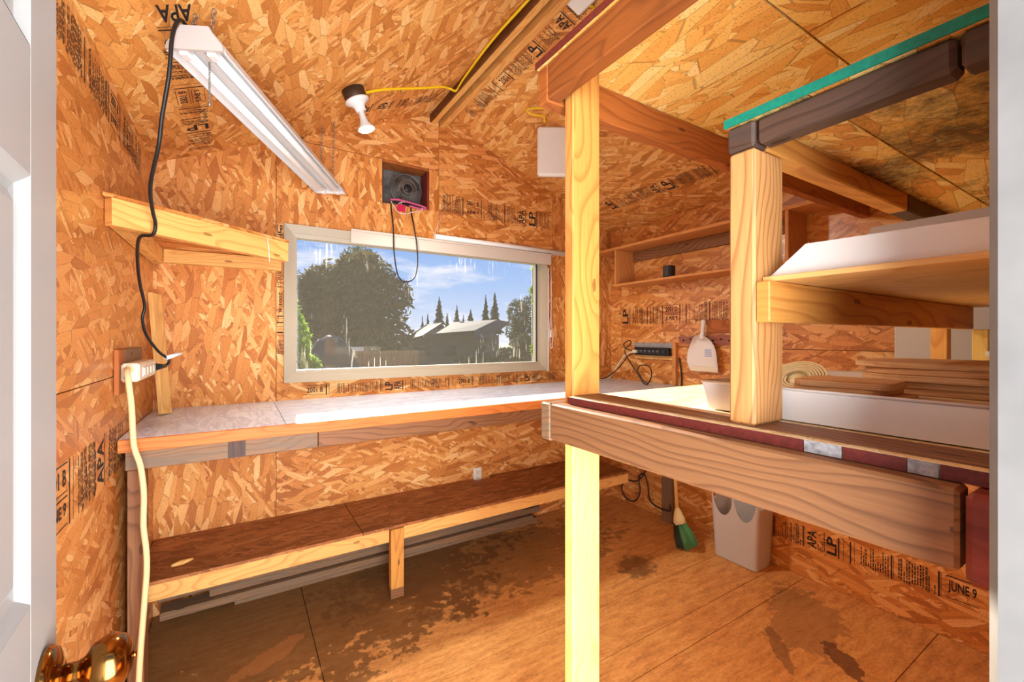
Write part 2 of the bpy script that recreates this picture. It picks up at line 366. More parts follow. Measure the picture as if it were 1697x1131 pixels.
    def lathe(s, prof, Mx, seg=24, smooth=True):
        """profile [(r, z)] turned about local z"""
        base = len(s.v); n = len(prof)
        for r, z in prof:
            for k in range(seg):
                A = 2*math.pi*k/seg; s.v.append(tuple(Mx @ Vector((r*math.cos(A), r*math.sin(A), z))))
        for i in range(n-1):
            for k in range(seg):
                l = (k+1) % seg
                s.f.append((base+i*seg+k, base+i*seg+l, base+(i+1)*seg+l, base+(i+1)*seg+k)); s.sm.append(smooth)
                s.uv.append([(k*.01, prof[i][1]), (k*.01+.01, prof[i][1]), (k*.01+.01, prof[i+1][1]), (k*.01, prof[i+1][1])])
        for i, rev in ((0, True), (n-1, False)):
            if prof[i][0] > 1e-6:
                t = tuple(base+i*seg+k for k in range(seg)); s.f.append(t[::-1] if rev else t); s.uv.append([(0, 0)]*seg); s.sm.append(False)
        return s
    def build(s, name, mat, parent=None, origin=None):
        m = bpy.data.meshes.new(name)
        R = ROOTM.get(parent) if parent is not None else None
        if R is None and origin is not None: R = T(*origin)
        inv = R.inverted() if R is not None else None
        vs = [tuple(inv @ Vector(v)) for v in s.v] if inv else s.v
        m.from_pydata(vs, [], s.f); ul = m.uv_layers.new(name='UVMap')
        fl = [c for f in s.uv for uv in f for c in uv]
        ul.data.foreach_set('uv', fl); m.polygons.foreach_set('use_smooth', s.sm)
        m.validate(); m.update()
        m.materials.append(M[mat] if isinstance(mat, str) else mat)
        o = bpy.data.objects.new(name, m); COL.objects.link(o)
        if parent is not None: o.parent = parent; ROOTM[o] = ROOTM[parent]
        else:
            ROOTM[o] = R if R is not None else Matrix.Identity(4)
            if origin is not None: o.location = origin
        return o
def bx(name, mat, parent, x0, x1, y0, y1, z0, z1, grain=None, bev=.002, Mx=None):
    return MB().box(x0, x1, y0, y1, z0, z1, Mx, grain, bev).build(name, mat, parent)
def struct(name, mb, mat, label): return setp(mb.build(name, mat), label, kind='structure')

# ------------------------------------------------------------------ room numbers (metres)
XL, XR, YB, YF = -.34, 2.60, 2.60, .095
RX, ZL, ZRW, ZR = 1.06, 2.114, 2.165, 2.725
zl = lambda x: ZL+(ZR-ZL)*(x-XL)/(RX-XL)
zr = lambda x: ZR+(ZRW-ZR)*(x-RX)/(XR-RX)
ztop = lambda x: zl(x) if x < RX else zr(x)
WX0, WX1, WZ0, WZ1 = .20, 1.925, 1.06, 1.905
FX0, FX1, FZ0, FZ1 = .72, 1.015, 2.105, 2.365

# floor: base plus boards with joints
fl = struct('floor', MB().box(XL-.1, XR+.1, YF-.15, YB+.1, -.08, -.014), 'black_hole', 'worn strand board floor with dark water stains')
ys = [YF-.13, 1.145, 1.285, 1.55, YB]
def fp(x0, x1, y0, y1): MB().box(x0+.0015, x1-.0015, y0+.0015, y1-.0015, -.014, 0, bev=.001).build('floor_board', 'floor', fl)
fp(XL, .272, YF-.13, YB); fp(.272, XR, 1.55, YB); fp(.272, XR, 1.29, 1.55); fp(.272, XR, 1.15, 1.29); fp(.272, 1.86, YF-.13, 1.15)
fp(1.86, XR, .62, 1.15); fp(1.86, XR, YF-.13, .62)

# back wall
G = .0015
b = MB()
yb0, yb1 = YB+.013, YB+.115
def pz(poly, mb, y0, y1): mb.prism([(x, y0, z) for x, z in poly], (0, y1-y0, 0), (1, 0, 0), (0, 0, 1))
pz([(XL-.1, -.08), (WX0, -.08), (WX0, zl(WX0)+.1), (XL-.1, ZL+.06)], b, yb0, yb1)
pz([(WX0, -.08), (WX1, -.08), (WX1, WZ0), (WX0, WZ0)], b, yb0, yb1)
pz([(WX1, -.08), (XR+.1, -.08), (XR+.1, ZRW+.06), (WX1, zr(WX1)+.1)], b, yb0, yb1)
pz([(WX0, WZ1), (WX1, WZ1), (WX1, FZ0), (WX0, FZ0)], b, yb0, yb1)
pz([(WX0, FZ0), (FX0, FZ0), (FX0, FZ1), (WX0, FZ1)], b, yb0, yb1)
pz([(FX1, FZ0), (WX1, FZ0), (WX1, FZ1), (FX1, FZ1)], b, yb0, yb1)
pz([(WX0, FZ1), (WX1, FZ1), (WX1, zr(WX1)+.1), (RX, ZR+.1), (WX0, zl(WX0)+.1)], b, yb0, yb1)
wb = struct('wall_back', b, 'brown', 'window wall of orange strand board below the gable')
def pan(parent, poly, y0=YB, mat='osb', vert=False):
    m = MB(); m.prism([(x, y0, z) for x, z in poly], (0, .012, 0), (0, 0, 1) if vert else (1, 0, 0), (1, 0, 0) if vert else (0, 0, 1)); return m.build('osb_panel', mat, parent)
SX = .165
pan(wb, [(XL, 0), (SX-G, 0), (SX-G, zl(SX)), (XL, ZL)], vert=True)
pan(wb, [(SX+G, 0), (XR, 0), (XR, WZ0), (SX+G, WZ0)])
pan(wb, [(SX+G, WZ0+.002), (WX0, WZ0+.002), (WX0, WZ1), (SX+G, WZ1)], vert=True)
pan(wb, [(SX+G, WZ1), (1.08-G, WZ1), (1.08-G, FZ0), (SX+G, FZ0)], vert=True)
pan(wb, [(SX+G, FZ0), (FX0, FZ0), (FX0, FZ1-G), (SX+.12, FZ1-G), (SX+G, zl(SX))], vert=True)
pan(wb, [(FX1, FZ0), (1.08-G, FZ0), (1.08-G, FZ1-G), (FX1, FZ1-G)], vert=True)
pan(wb, [(SX+.13, FZ1+G), (1.08-G, FZ1+G), (1.08-G, ZR), (RX, ZR), (SX+.13, zl(SX+.13))])
pan(wb, [(1.08+G, WZ1), (1.99-G, WZ1), (1.99-G, zr(1.99)), (1.08+G, zr(1.08))])
pan(wb, [(WX1, WZ0+.002), (1.99-G, WZ0+.002), (1.99-G, WZ1-G), (WX1, WZ1-G)], vert=True)
pan(wb, [(1.99+G, WZ0+.002), (XR, WZ0+.002), (XR, ZRW), (1.99+G, zr(1.99))], vert=True)

# left wall
wl = struct('wall_left', MB().box(XL-.10, XL-.013, YF-.15, YB+.013, -.08, ZL+.02), 'brown', 'left strand board wall beside the white door')
def panx(parent, x, th, y0, y1, z0, z1, mat='osb_side'):
    m = MB(); P = [(x, y0, z0), (x, y1, z0), (x, y1, z1), (x, y0, z1)]
    m.prism(P if th < 0 else P[::-1], (th, 0, 0), (0, 1, 0), (0, 0, 1)); return m.build('osb_panel', mat, parent)
panx(wl, XL, -.012, YF, YB, 0, 1.175-G); panx(wl, XL, -.012, YF, YB, 1.175+G, ZL)
# right wall
wr = struct('wall_right', MB().box(XR+.013, XR+.10, YF-.15, YB+.013, -.08, ZRW+.02), 'brown', 'right strand board wall behind the storage shelves')
panx(wr, XR, .012, YF, 2.49-G, 0, 1.235-G); panx(wr, XR, .012, YF, 2.49-G, 1.235+G, ZRW); panx(wr, XR, .012, 2.49+G, YB, 0, ZRW)
# front wall with the doorway
DX0, DX1, DZ = -.165, .545, 2.04
b = MB(); y0, y1 = YF-.14, YF-.001
pz([(XL-.1, -.08), (DX0-.03, -.08), (DX0-.03, ZL+.05), (XL-.1, ZL+.05)], b, y0, y1)
pz([(DX1+.03, -.08), (XR+.1, -.08), (XR+.1, ZRW+.06), (DX1+.03, ztop(DX1)+.06)], b, y0, y1)
pz([(DX0-.03, DZ+.03), (DX1+.03, DZ+.03), (DX1+.03, ZR), (DX0-.03, ZR)], b, y0, y1)
pz([(XL-.1, ZL+.05), (DX0-.03, ZL+.05), (DX0-.03, ZR), (XL-.1, ZL+.1)], b, y0, y1)
pz([(DX1+.03, ztop(DX1)+.06), (XR+.1, ZRW+.06), (RX, ZR+.05), (DX1+.03, ZR+.02)], b, y0, y1)
struct('wall_front', b, 'osb', 'front strand board wall around the open doorway')
# door frame
tr = setp(thing('trim_1', 'white painted door jamb at the right edge of the view', None, (DX1, YF-.07, 0)), kind='structure')
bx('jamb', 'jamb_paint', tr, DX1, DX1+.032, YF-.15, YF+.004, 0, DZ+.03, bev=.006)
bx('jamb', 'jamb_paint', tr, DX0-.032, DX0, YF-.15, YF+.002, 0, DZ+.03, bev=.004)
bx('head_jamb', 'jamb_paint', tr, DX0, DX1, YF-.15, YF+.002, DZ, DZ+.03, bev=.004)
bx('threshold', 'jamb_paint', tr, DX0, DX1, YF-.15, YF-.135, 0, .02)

# ceiling slopes
cb = MB(); th = .09
cb.prism([(XL-.12, YF-.3, zl(XL-.12)+.013), (XL-.12, YB+.2, zl(XL-.12)+.013), (RX, YB+.2, ZR+.013), (RX, YF-.3, ZR+.013)][::-1], (0, 0, th), (0, 1, 0), (1, 0, 0))
cb.prism([(RX, YF-.3, ZR+.013), (RX, YB+.2, ZR+.013), (XR+.12, YB+.2, zr(XR+.12)+.013), (XR+.12, YF-.3, zr(XR+.12)+.013)][::-1], (0, 0, th), (0, 1, 0), (1, 0, 0))
ce = struct('ceiling', cb, 'brown', 'sloping strand board ceiling meeting at the ridge')
def pc(x0, x1, ya, yb, zf, mat='osb_v'):
    m = MB(); m.prism([(x0, ya, zf(x0)), (x1, ya, zf(x1)), (x1, yb, zf(x1)), (x0, yb, zf(x0))], (0, 0, .012), (0, 1, 0), (1, 0, 0)); m.build('osb_panel', mat, ce)
pc(XL, RX, 1.20+G, YB, zl); pc(XL, RX, YF, 1.20-G, zl)
pc(RX, 1.395-G, YF, YB, zr); pc(1.395+G, XR, 1.3+G, YB, zr); pc(1.395+G, XR, YF, 1.3-G, zr)

# ridge: two boards side by side
rb = thing('ridge_beam', 'pair of long boards along the ceiling ridge', 'beam', (RX, 1.3, 2.65))
bx('board', 'fir', rb, 1.027, 1.057, YF, YB-.002, 2.655, 2.735)
bx('board', 'fir', rb, 1.086, 1.120, YF, YB-.002, 2.645, 2.73)
bx('shade_spacer', 'shade_cedar', rb, 1.057, 1.086, YF, YB-.002, 2.705, 2.735)  # recess between the boards, its shade put into dark wood colour
bx('side_board', 'shade_cedar', rb, 1.018, 1.0265, YF, YB-.002, 2.659, 2.73)  # thin dark board added to carry the shade of the unlit left face

# ------------------------------------------------------------------ printed grade stamps
_tx = {}
def textmesh(body):
    if body not in _tx:
        cu = bpy.data.curves.new('stamp_text', 'FONT'); cu.body = body; cu.size = 1.0; cu.resolution_u = 2
        cu.offset = .022
        o = bpy.data.objects.new('stamp_text', cu); me = bpy.data.meshes.new_from_object(o)
        v = [tuple(x.co) for x in me.vertices]; f = [tuple(p.vertices) for p in me.polygons]
        xs = [p[0] for p in v]; ys_ = [p[1] for p in v]
        _tx[body] = (v, f, min(xs), max(xs), min(ys_), max(ys_)); bpy.data.objects.remove(o); bpy.data.meshes.remove(me); bpy.data.curves.remove(cu)
    return _tx[body]
def stamp(parent, o, ex, ez, L, Hh, items, seed, label='black grade stamp print'):
    """printed strip: local x along the strip, y across; items fill it from left to right"""
    r = random.Random(seed); Mx = frame(o, ex, ez); V = []; F = []
    def rect(x0, x1, y0, y1):
        i = len(V); V.extend([(x0, y0), (x1, y0), (x1, y1), (x0, y1)]); F.append((i, i+1, i+2, i+3))
    def put(body, x0, x1, y0, y1, rot):
        v, f, a, b_, c, d = textmesh(body); i = len(V)
        for p in v:
            s_, t_ = (p[0]-a)/(b_-a), (p[1]-c)/(d-c)
            V.append((x0+s_*(x1-x0), y0+t_*(y1-y0)) if rot == 0 else ((x0+(1-t_)*(x1-x0), y0+s_*(y1-y0)) if rot > 0 else (x0+t_*(x1-x0), y1-s_*(y1-y0))))
        F.extend([tuple(i+j for j in q) for q in f])
    x = 0.0; tot = sum(w for _, w in items)
    for kind, w in items:
        w = w/tot*L; a, c = x+w*.06, x+w*.94
        if kind == '|':
            rect(a, a+min(.006, w*.3), 0, Hh); rect(a+w*.45, a+w*.45+.002, 0, Hh)
        elif kind == 'T':
            q = a
            while q < c:
                y = Hh*r.uniform(0, .15)
                while y < Hh*.95:
                    l = Hh*r.uniform(.05, .2)
                    rect(q, q+.0042, y, min(Hh, y+l)); y += l+Hh*.035
                    if r.random() < .12: break
                if r.random() < .25: rect(q+.0062, q+.0078, 0, Hh)
                q += .0095
        elif kind == '.':
            for _ in range(int(w/.012)): 
                px, py = r.uniform(a, c), r.uniform(0, Hh); d = r.uniform(.002, .006); rect(px, px+d, py, py+d)
        elif kind.startswith('='):   # upright words with rules above and below
            ws = kind[1:].split('/'); n = len(ws); h = Hh/n
            for i_, t in enumerate(ws):
                yb_ = Hh-h*(i_+1); put(t, a+w*.05, c-w*.05, yb_+h*.28, yb_+h*.78, 0); rect(a, c, yb_+h*.92, yb_+h*.96); rect(a, c, yb_+h*.08, yb_+h*.11)
        elif kind.startswith('<'): put(kind[1:], a, c, Hh*.08, Hh*.92, 1)
        elif kind.startswith('>'): put(kind[1:], a, c, Hh*.08, Hh*.92, -1)
        x += w
    m = MB(); P = [tuple(Mx @ Vector((p[0], p[1], .0006))) for p in V]
    m.faces(P, F, [(p[0], p[1]) for p in V]); o_ = m.build('grade_stamp', 'ink', parent); o_['label'] = label; return o_
# right wall
stamp(wr, (XR, 2.478, 1.40), (0, -1, 0), (-1, 0, 0), .895, .135, [('<LP', .07), ('|', .03), ('T', .15), ('|', .02), ('T', .12), ('|', .02), ('=2001 D/JUNE 9', .13), ('|', .05), ('|', .06), ('T', .12), ('|', .02), ('T', .12)], 1)
stamp(wr, (XR, 1.45, .165), (0, -1, 0), (-1, 0, 0), .96, .11, [('|', .03), ('T', .10), ('|', .02), ('T', .13), ('|', .02), ('<APA', .05), ('T', .04), ('<LP', .05), ('|', .05), ('|', .04), ('T', .12), ('|', .02), ('T', .14), ('|', .02), ('=JUNE 9', .11)], 2)
# back wall
stamp(wb, (1.088, YB, 2.105), (1, 0, 0), (0, -1, 0), .87, .12, [('T', .16), ('|', .02), ('=2001 B/JUNE 9', .12), ('|', .05), ('T', .14), ('|', .02), ('T', .10), ('<APA', .06), ('|', .03), ('<LP', .07), ('|', .02), ('T', .1)], 3)
stamp(wb, (.30, YB, .982), (1, 0, 0), (0, -1, 0), 1.75, .06, [('=2001 B', .08), ('|', .03), ('T', .2), ('|', .02), ('<LP', .04), ('<APA', .04), ('|', .03), ('T', .2), ('|', .05), ('=2001 B', .08), ('|', .02), ('T', .3), ('<LP', .04), ('T', .2)], 4)
stamp(wb, (.1685, YB, 1.665), (0, 0, -1), (0, -1, 0), .46, .03, [('T', .10), ('=2001 B', .13), ('|', .03), ('|', .05), ('|', .04), ('T', .08)], 5)
stamp(wb, (.1685, YB, 1.90), (0, 0, -1), (0, -1, 0), .08, .03, [('<LP', .05), ('|', .03)], 6)
# left wall
stamp(wl, (XL, .60, .86), (0, 1, 0), (1, 0, 0), 1.50, .155, [('T', .2), ('<LP', .07), ('|', .03), ('T', .2), ('|', .02), ('=2001 B/JUNE 9', .13), ('|', .05), ('T', .14), ('<APA', .06), ('|', .03), ('T', .2), ('.', .06)], 7)
stamp(wl, (XL, 1.22, 1.96), (0, 1, 0), (1, 0, 0), 1.08, .12, [('T', .3), ('|', .03), ('T', .2), ('|', .02), ('=2001 B/JUNE 9', .12), ('|', .03), ('T', .3), ('|', .02)], 8)
# ceiling
sl = Vector((RX-XL, 0, ZR-ZL)).normalized(); nl = Vector((sl.z, 0, -sl.x))
sr = Vector((XR-RX, 0, ZRW-ZR)).normalized(); nr = Vector((sr.z, 0, -sr.x))
def onL(x, y): return (x, y, zl(x))
def onR(x, y): return (x, y, zr(x))
stamp(ce, onL(-.105, 2.52), (0, -1, 0), nl, 1.3, .10, [('|', .03), ('T', .12), ('|', .02), ('<LP', .05), ('T', .12), ('|', .03), ('=2001 B/JUNE 9', .10), ('|', .05), ('T', .14), ('|', .02), ('<LP', .07), ('|', .03), ('<APA', .07), ('T', .2)], 9)
stamp(ce, onL(.53, 2.40), sl, nl, .48, .10, [('<LP', .06), ('|', .04), ('<APA', .07), ('|', .03), ('T', .26)], 10)
stamp(ce, onR(1.235, 2.40), (0, -1, 0), nr, 1.2, .08, [('T', .05), ('.', .04), ('T', .16), ('|', .04), ('|', .03), ('=2001', .07), ('|', .02), ('T', .16), ('<LP', .05), ('|', .03), ('T', .1), ('<APA', .05), ('|', .02), ('T', .2)], 11)
stamp(ce, onR(2.36, 2.34), (0, -1, 0), nr, 1.0, .115, [('<LP', .05), ('|', .02), ('T', .18), ('|', .02), ('T', .09), ('<APA', .05), ('|', .03), ('<LP', .06), ('|', .02), ('T', .22), ('|', .03), ('=JUNE 9', .12)], 12)

# ------------------------------------------------------------------ window
wi = setp(thing('window_1', 'wide tan framed window with a dusty pane', None, ((WX0+WX1)/2, YB, WZ0)), kind='structure')
def mitre(mb, x0, x1, z0, z1, w, ya, yb, taper=.018):
    """four mitred bars round an opening, inner edge set back"""
    xi0, xi1, zi0, zi1 = x0+w, x1-w, z0+w, z1-w
    out = [(x0, z0), (x1, z0), (x1, z1), (x0, z1)]; inn = [(xi0, zi0), (xi1, zi0), (xi1, zi1), (xi0, zi1)]
    res = []
    for i in range(4):
        j = (i+1) % 4; m = MB()
        a, b_, c, d = out[i], out[j], inn[j], inn[i]
        def p(q, y): return (q[0], y, q[1])
        V = [p(a, ya), p(b_, ya), p(c, ya+taper), p(d, ya+taper), p(a, yb), p(b_, yb), p(c, yb), p(d, yb)]
        m.faces(V, [(0, 1, 2, 3), (7, 6, 5, 4), (0, 4, 5, 1), (2, 6, 7, 3), (1, 5, 6, 2), (0, 3, 7, 4)], [(v[0], v[2]) for v in V]); res.append(m)
    return res
for m in mitre(None, WX0, WX1, WZ0, WZ1, .042, YB-.022, YB+.10): m.build('frame_bar', 'alu', wi)
for m in mitre(None, WX0+.042, WX1-.042, WZ0+.042, WZ1-.042, .022, YB+.004, YB+.06, .006): m.build('sash_bar', 'alu', wi)
MB().box(WX0+.055, WX1-.055, YB+.030, YB+.034, WZ0+.055, WZ1-.055, bev=0).build('pane', 'glass', wi)
bx('gasket', 'black_plastic', wi, WX1-.068, WX1-.064, YB+.012, YB+.03, WZ0+.064, WZ1-.064)
bx('side_rail', 'blind', wi, WX1+.004, WX1+.012, YB-.03, YB-.001, WZ0-.01, WZ1-.09)
bl = thing('blind_valance', 'cream valance strip across the top of the window', 'blind', (1.23, YB-.04, 1.835))
bx('slat', 'blind', bl, .535, 1.955, YB-.034, YB-.026, 1.838, 1.918)
bx('slat_lip', 'blind', bl, .535, 1.955, YB-.04, YB-.026, 1.905, 1.918)
bx('bracket', 'blind', bl, 1.90, 1.915, YB-.026, YB-.0225, 1.85, 1.9)
hr = thing('blind_headrail', 'slim white rounded headrail above the valance', 'blind rail', (1.6, YB-.03, 1.93))
m = MB(); m.tube([(1.045, YB-.024, 1.937), (2.20, YB-.024, 1.937)], .017, 12, smooth=1); m.build('rail', 'white_plastic', hr)
bx('backing_strip', 'white_plastic', hr, 1.045, 2.20, YB-.012, YB-.001, 1.921, 1.957)
MB().tube([(1.045, YB-.026, 1.945), (1.05, YB-.02, 1.98), (1.118, YB-.003, 2.125)], .0018, 5, smooth=1).build('hanging_string', 'string', hr)
cx = WX1+.028
MB().tube([(cx, YB-.03, 1.83), (cx+.004, YB-.03, 1.6), (cx, YB-.03, 1.46), (cx-.012, YB-.03, 1.36), (cx-.006, YB-.03, 1.25), (cx+.008, YB-.03, 1.22), (cx+.016, YB-.03, 1.3), (cx+.006, YB-.03, 1.42), (cx-.002, YB-.03, 1.5)], .0025, 6).build('pull_cord', 'string', hr)
MB().lathe([(0.003, 0), (.008, .01), (.006, .05), (.002, .06)], T(cx, YB-.03, 1.30), 10).build('cord_tassel', 'string', hr)

# ------------------------------------------------------------------ fan opening and fan
fo = thing('fan_opening', 'wood lined square opening above the window', 'wall opening', (.868, YB, FZ0))
bx('lining_board', 'cedar', fo, FX0, FX1, YB-.004, YB+.115, FZ1-.016, FZ1)
bx('lining_board', 'red_paint', fo, FX1-.016, FX1, YB-.004, YB+.115, FZ0, FZ1-.016)
bx('lining_board', 'dark_beam', fo, FX0, FX0+.008, YB, YB+.115, FZ0, FZ1-.016)
bx('lining_board', 'dark_beam', fo, FX0+.008, FX1-.016, YB, YB+.115, FZ0, FZ0+.012)
bx('back_panel', 'silver_foil', fo, FX0-.02, FX1+.02, YB+.117, YB+.13, FZ0-.02, FZ1+.02)
fc = Vector((.885, YB+.055, 2.225))
fa = thing('wall_fan', 'small round dark grille fan in the square opening', 'fan', (fc.x, fc.y, FZ0+.012))
FM = frame(fc, (1, 0, 0), (0, -1, 0)); R0 = .098
m = MB()
for r_, z_ in ((R0, 0), (R0*.93, .02), (R0*.55, .03), (R0*.30, .032)):
    m.tube([FM @ Vector((r_*math.cos(a*math.pi/16), r_*math.sin(a*math.pi/16), z_)) for a in range(32)], .0028 if r_ == R0 else .0016, 5, closed=True, smooth=1)
for i in range(44):
    a = 2*math.pi*i/44; m.tube([FM @ Vector((r_*math.cos(a), r_*math.sin(a), z_)) for r_, z_ in ((R0, 0), (R0*.93, .02), (R0*.55, .03), (R0*.25, .032))], .0011, 4, smooth=1, caps=False)
m.build('grille', 'steel', fa)
MB().lathe([(.0, .03), (R0*.26, .03), (R0*.27, .036), (R0*.2, .04), (0, .041)], FM, 20).build('hub_cap', 'black_plastic', fa)
for i in range(3):
    A = Matrix.Rotation(i*2*math.pi/3+.4, 4, 'Z'); V = []; U = []
    for q in range(6):
        r_ = .018+q*.014; w = .012+.02*math.sin(q/5*2.6)
        for sgn in (-1, 1):
            p = A @ Vector((r_*math.cos(sgn*w/r_*.8), r_*math.sin(sgn*w/r_*.8), .008+sgn*.008)); V.append(FM @ p); U.append((q*.01, sgn*.01))
    MB().faces(V, [(2*q, 2*q+1, 2*q+3, 2*q+2) for q in range(5)], U, True).build('blade', 'dark_plastic', fa)
MB().lathe([(.0, -.045), (.03, -.045), (.036, -.01), (.02, .012), (0, .013)], FM, 18).build('motor', 'black_plastic', fa)
bx('stand', 'black_plastic', fa, fc.x-.012, fc.x+.012, fc.y+.005, fc.y+.03, FZ0+.02, fc.z-.02)
bx('stand_base', 'black_plastic', fa, fc.x-.06, fc.x+.06, fc.y-.03, fc.y+.045, FZ0+.012, FZ0+.022, bev=.004)
MB().tube([(.775, YB+.04, FZ0+.02), (.772, YB-.004, FZ0+.016), (.77, YB-.014, FZ0-.03), (.772, YB-.05, 1.95), (.775, YB-.055, 1.80), (.80, YB-.055, 1.665), (.845, YB-.055, 1.635), (.895, YB-.055, 1.66), (.918, YB-.055, 1.74), (.915, YB-.055, 1.86), (.898, YB-.05, 1.98), (.893, YB-.02, 2.06), (.89, YB-.006, FZ0+.018), (.88, YB+.03, FZ0+.02)], .0042, 7).build('power_cord', 'black_cord', fa)
ps = thing('pink_ribbon', 'pink ribbon with white strings along the fan opening ledge', 'ribbon', (.87, YB-.01, FZ0))
MB().tube([(.765, YB-.018, FZ0+.020), (.82, YB-.022, FZ0+.026), (.90, YB-.022, FZ0+.018), (.97, YB-.02, FZ0+.010), (.985, YB-.018, FZ0+.002), (.96, YB-.016, FZ0-.006), (.88, YB-.016, FZ0+.002)], .006, 7).build('band', 'pink', ps)
MB().tube([(.765, YB-.02, FZ0+.012), (.785, YB-.022, FZ0-.02), (.81, YB-.022, FZ0-.048), (.85, YB-.024, FZ0-.055), (.90, YB-.022, FZ0-.035), (.95, YB-.022, FZ0-.02), (.965, YB-.022, FZ0+.004)], .0022, 5).build('string', 'string', ps)
MB().tube([(.80, YB-.024, FZ0-.012), (.825, YB-.024, FZ0+.012), (.85, YB-.022, FZ0+.018)], .0022, 5).build('string', 'string', ps)
rt = thing('magenta_tag', 'small magenta square tag hanging below the fan', 'tag', (.825, YB-.03, FZ0-.05))
bx('card', 'magenta', rt, .802, .850, YB-.0345, YB-.031, FZ0-.045, FZ0-.004)
MB().tube([(.826, YB-.033, FZ0-.006), (.824, YB-.033, FZ0+.006), (.83, YB-.03, FZ0+.016)], .0016, 5).build('string', 'string', rt)

# ------------------------------------------------------------------ long counter under the window
co = thing('window_counter', 'long white laminate counter below the window', 'counter', (1.1, 2.24, 0))
CZ = .966
m = MB().box(XL+.004, .152, 1.892, YB-.002, CZ-.03, CZ, bev=.001); m.build('top', 'laminate', co)
MB().box(.154, XR-.004, 1.892, YB-.002, CZ-.03, CZ, bev=.001).build('top', 'laminate', co)
bx('front_edge', 'orange', co, XL+.004, XR-.004, 1.876, 1.892, CZ-.044, CZ-.001)
bx('apron_board', 'weather', co, XL+.02, .268, 1.896, 1.932, CZ-.108, CZ-.045)
bx('apron_board', 'brown', co, .270, XR-.02, 1.896, 1.932, CZ-.108, CZ-.045)
bx('stain_patch', 'dark_beam', co, -.035, .02, 1.8945, 1.8958, CZ-.107, CZ-.047, bev=0)  # dark stain mark on the apron board
bx('leg', 'brown', co, -.315, -.272, 1.897, 1.985, .0, CZ-.109)
bx('leg', 'brown', co, -.335, -.298, 2.02, 2.11, .0, CZ-.045)
bx('leg', 'weather', co, 2.545, 2.59, 1.965, 2.05, 0, CZ-.031)

# low bench
be = thing('low_bench', 'low strand board bench below the counter', 'bench', (1.0, 2.37, 0))
BZ = .359
MB().box(XL+.004, .503, 2.152, YB-.002, BZ-.013, BZ, bev=.001).build('seat_board', 'osb_bench', be)
m = MB(); m.prism([(.506, 2.152, BZ-.013), (2.33, 2.152, BZ-.013), (2.33, YB-.002, BZ-.013), (1.45, YB-.002, BZ-.013), (1.45, YB-.055, BZ-.013), (1.32, YB-.055, BZ-.013), (1.32, YB-.002, BZ-.013), (.506, YB-.002, BZ-.013)], (0, 0, .013), (1, 0, 0), (0, 1, 0)); m.build('seat_board', 'osb_bench', be)
bx('front_rail', 'fir', be, -.30, .632, 2.154, 2.19, BZ-.078, BZ-.014)
bx('front_rail', 'fir', be, .706, 2.32, 2.154, 2.19, BZ-.078, BZ-.014)
bx('leg', 'fir_gold', be, .637, .703, 2.142, 2.18, 0, BZ-.015)
bx('leg_foot_stain', 'brown', be, .6365, .7035, 2.1415, 2.1805, 0, .05)
bx('back_rail', 'fir', be, -.30, 1.30, YB-.04, YB-.004, BZ-.078, BZ-.014)
ol = thing('wall_outlet', 'white duplex outlet low on the window wall', 'outlet', (1.355, YB, .38))
bx('plate', 'white_plastic', ol, 1.325, 1.385, YB-.007, YB-.0005, .325, .425, bev=.002)
for z in (.398, .352):
    s_ = bx('socket', 'ivory', ol, 1.339, 1.371, YB-.0105, YB-.006, z-.016, z+.016, bev=.004)
    for dx in (-.006, .006): bx('slot', 'black_plastic', s_, 1.355+dx-.001, 1.355+dx+.001, YB-.0112, YB-.0102, z-.004, z+.006, bev=0)
    bx('slot', 'black_plastic', s_, 1.353, 1.357, YB-.0112, YB-.0102, z-.011, z-.007, bev=0)
# old planks stored below the bench
for i, (x0, x1, y0, y1, z0, z1, lab) in enumerate([
    (-.02, 1.78, 2.50, 2.59, .0, .036, 'lowest grey plank on the floor below the bench'),
    (-.30, 1.72, 2.46, 2.55, .038, .074, 'second grey plank up in the pile below the bench'),
    (-.12, 1.80, 2.49, 2.58, .076, .112, 'third grey plank up in the pile below the bench'),
    (-.31, 1.66, 2.48, 2.57, .114, .150, 'topmost grey plank of the pile below the bench')]):
    MB().box(x0, x1, y0, y1, z0, z1, bev=.003).build('old_plank', 'weather', None, ((x0+x1)/2, (y0+y1)/2, z0))
    o = bpy.data.objects[-1] if False else None
    q = [x for x in COL.objects if x.name.startswith('old_plank')][-1]; setp(q, lab, 'plank', 'old planks piled below the bench')
# wood scrap on bench
m = MB(); m.tube([(-.235, 2.235, BZ+.011), (-.20, 2.245, BZ+.012), (-.165, 2.262, BZ+.010)], [.006, .011, .005], 7, smooth=2)
setp(m.build('wood_scrap', 'fir', None, (-.2, 2.245, BZ)), 'small pale wood scrap lying on the left end of the bench', 'wood scrap')

# ------------------------------------------------------------------ corner shelf
cs = thing('corner_shelf', 'wooden corner shelf beside the window', 'shelf', (-.1, 2.3, 1.63))
A_, B_ = Vector((XL+.004, 1.69, 0)), Vector((.182, 2.125, 0)); d_ = (B_-A_).normalized()
Mx = frame((A_.x, A_.y, 1.632), d_, (0, 0, 1))
MB().box(0.026, (B_-A_).length, 0, .036, 0, .082, Mx, 0, .002).build('front_board', 'fir', cs)
m = MB(); m.prism([(XL+.004, 1.70, 1.715), (.184, 2.13, 1.715), (.19, YB-.003, 1.715), (XL+.004, YB-.003, 1.715)], (0, 0, .011), (1, 0, 0), (0, 1, 0)); m.build('shelf_board', 'osb', cs)
bx('back_cleat', 'fir', cs, XL+.042, .186, YB-.038, YB-.001, 1.650, 1.713)
MB().tube([Mx @ Vector((.565, -.002, .078)), Mx @ Vector((.57, -.004, .04)), Mx @ Vector((.574, -.004, -.02))], .0018, 5, smooth=1).build('hanging_string', 'string', cs)
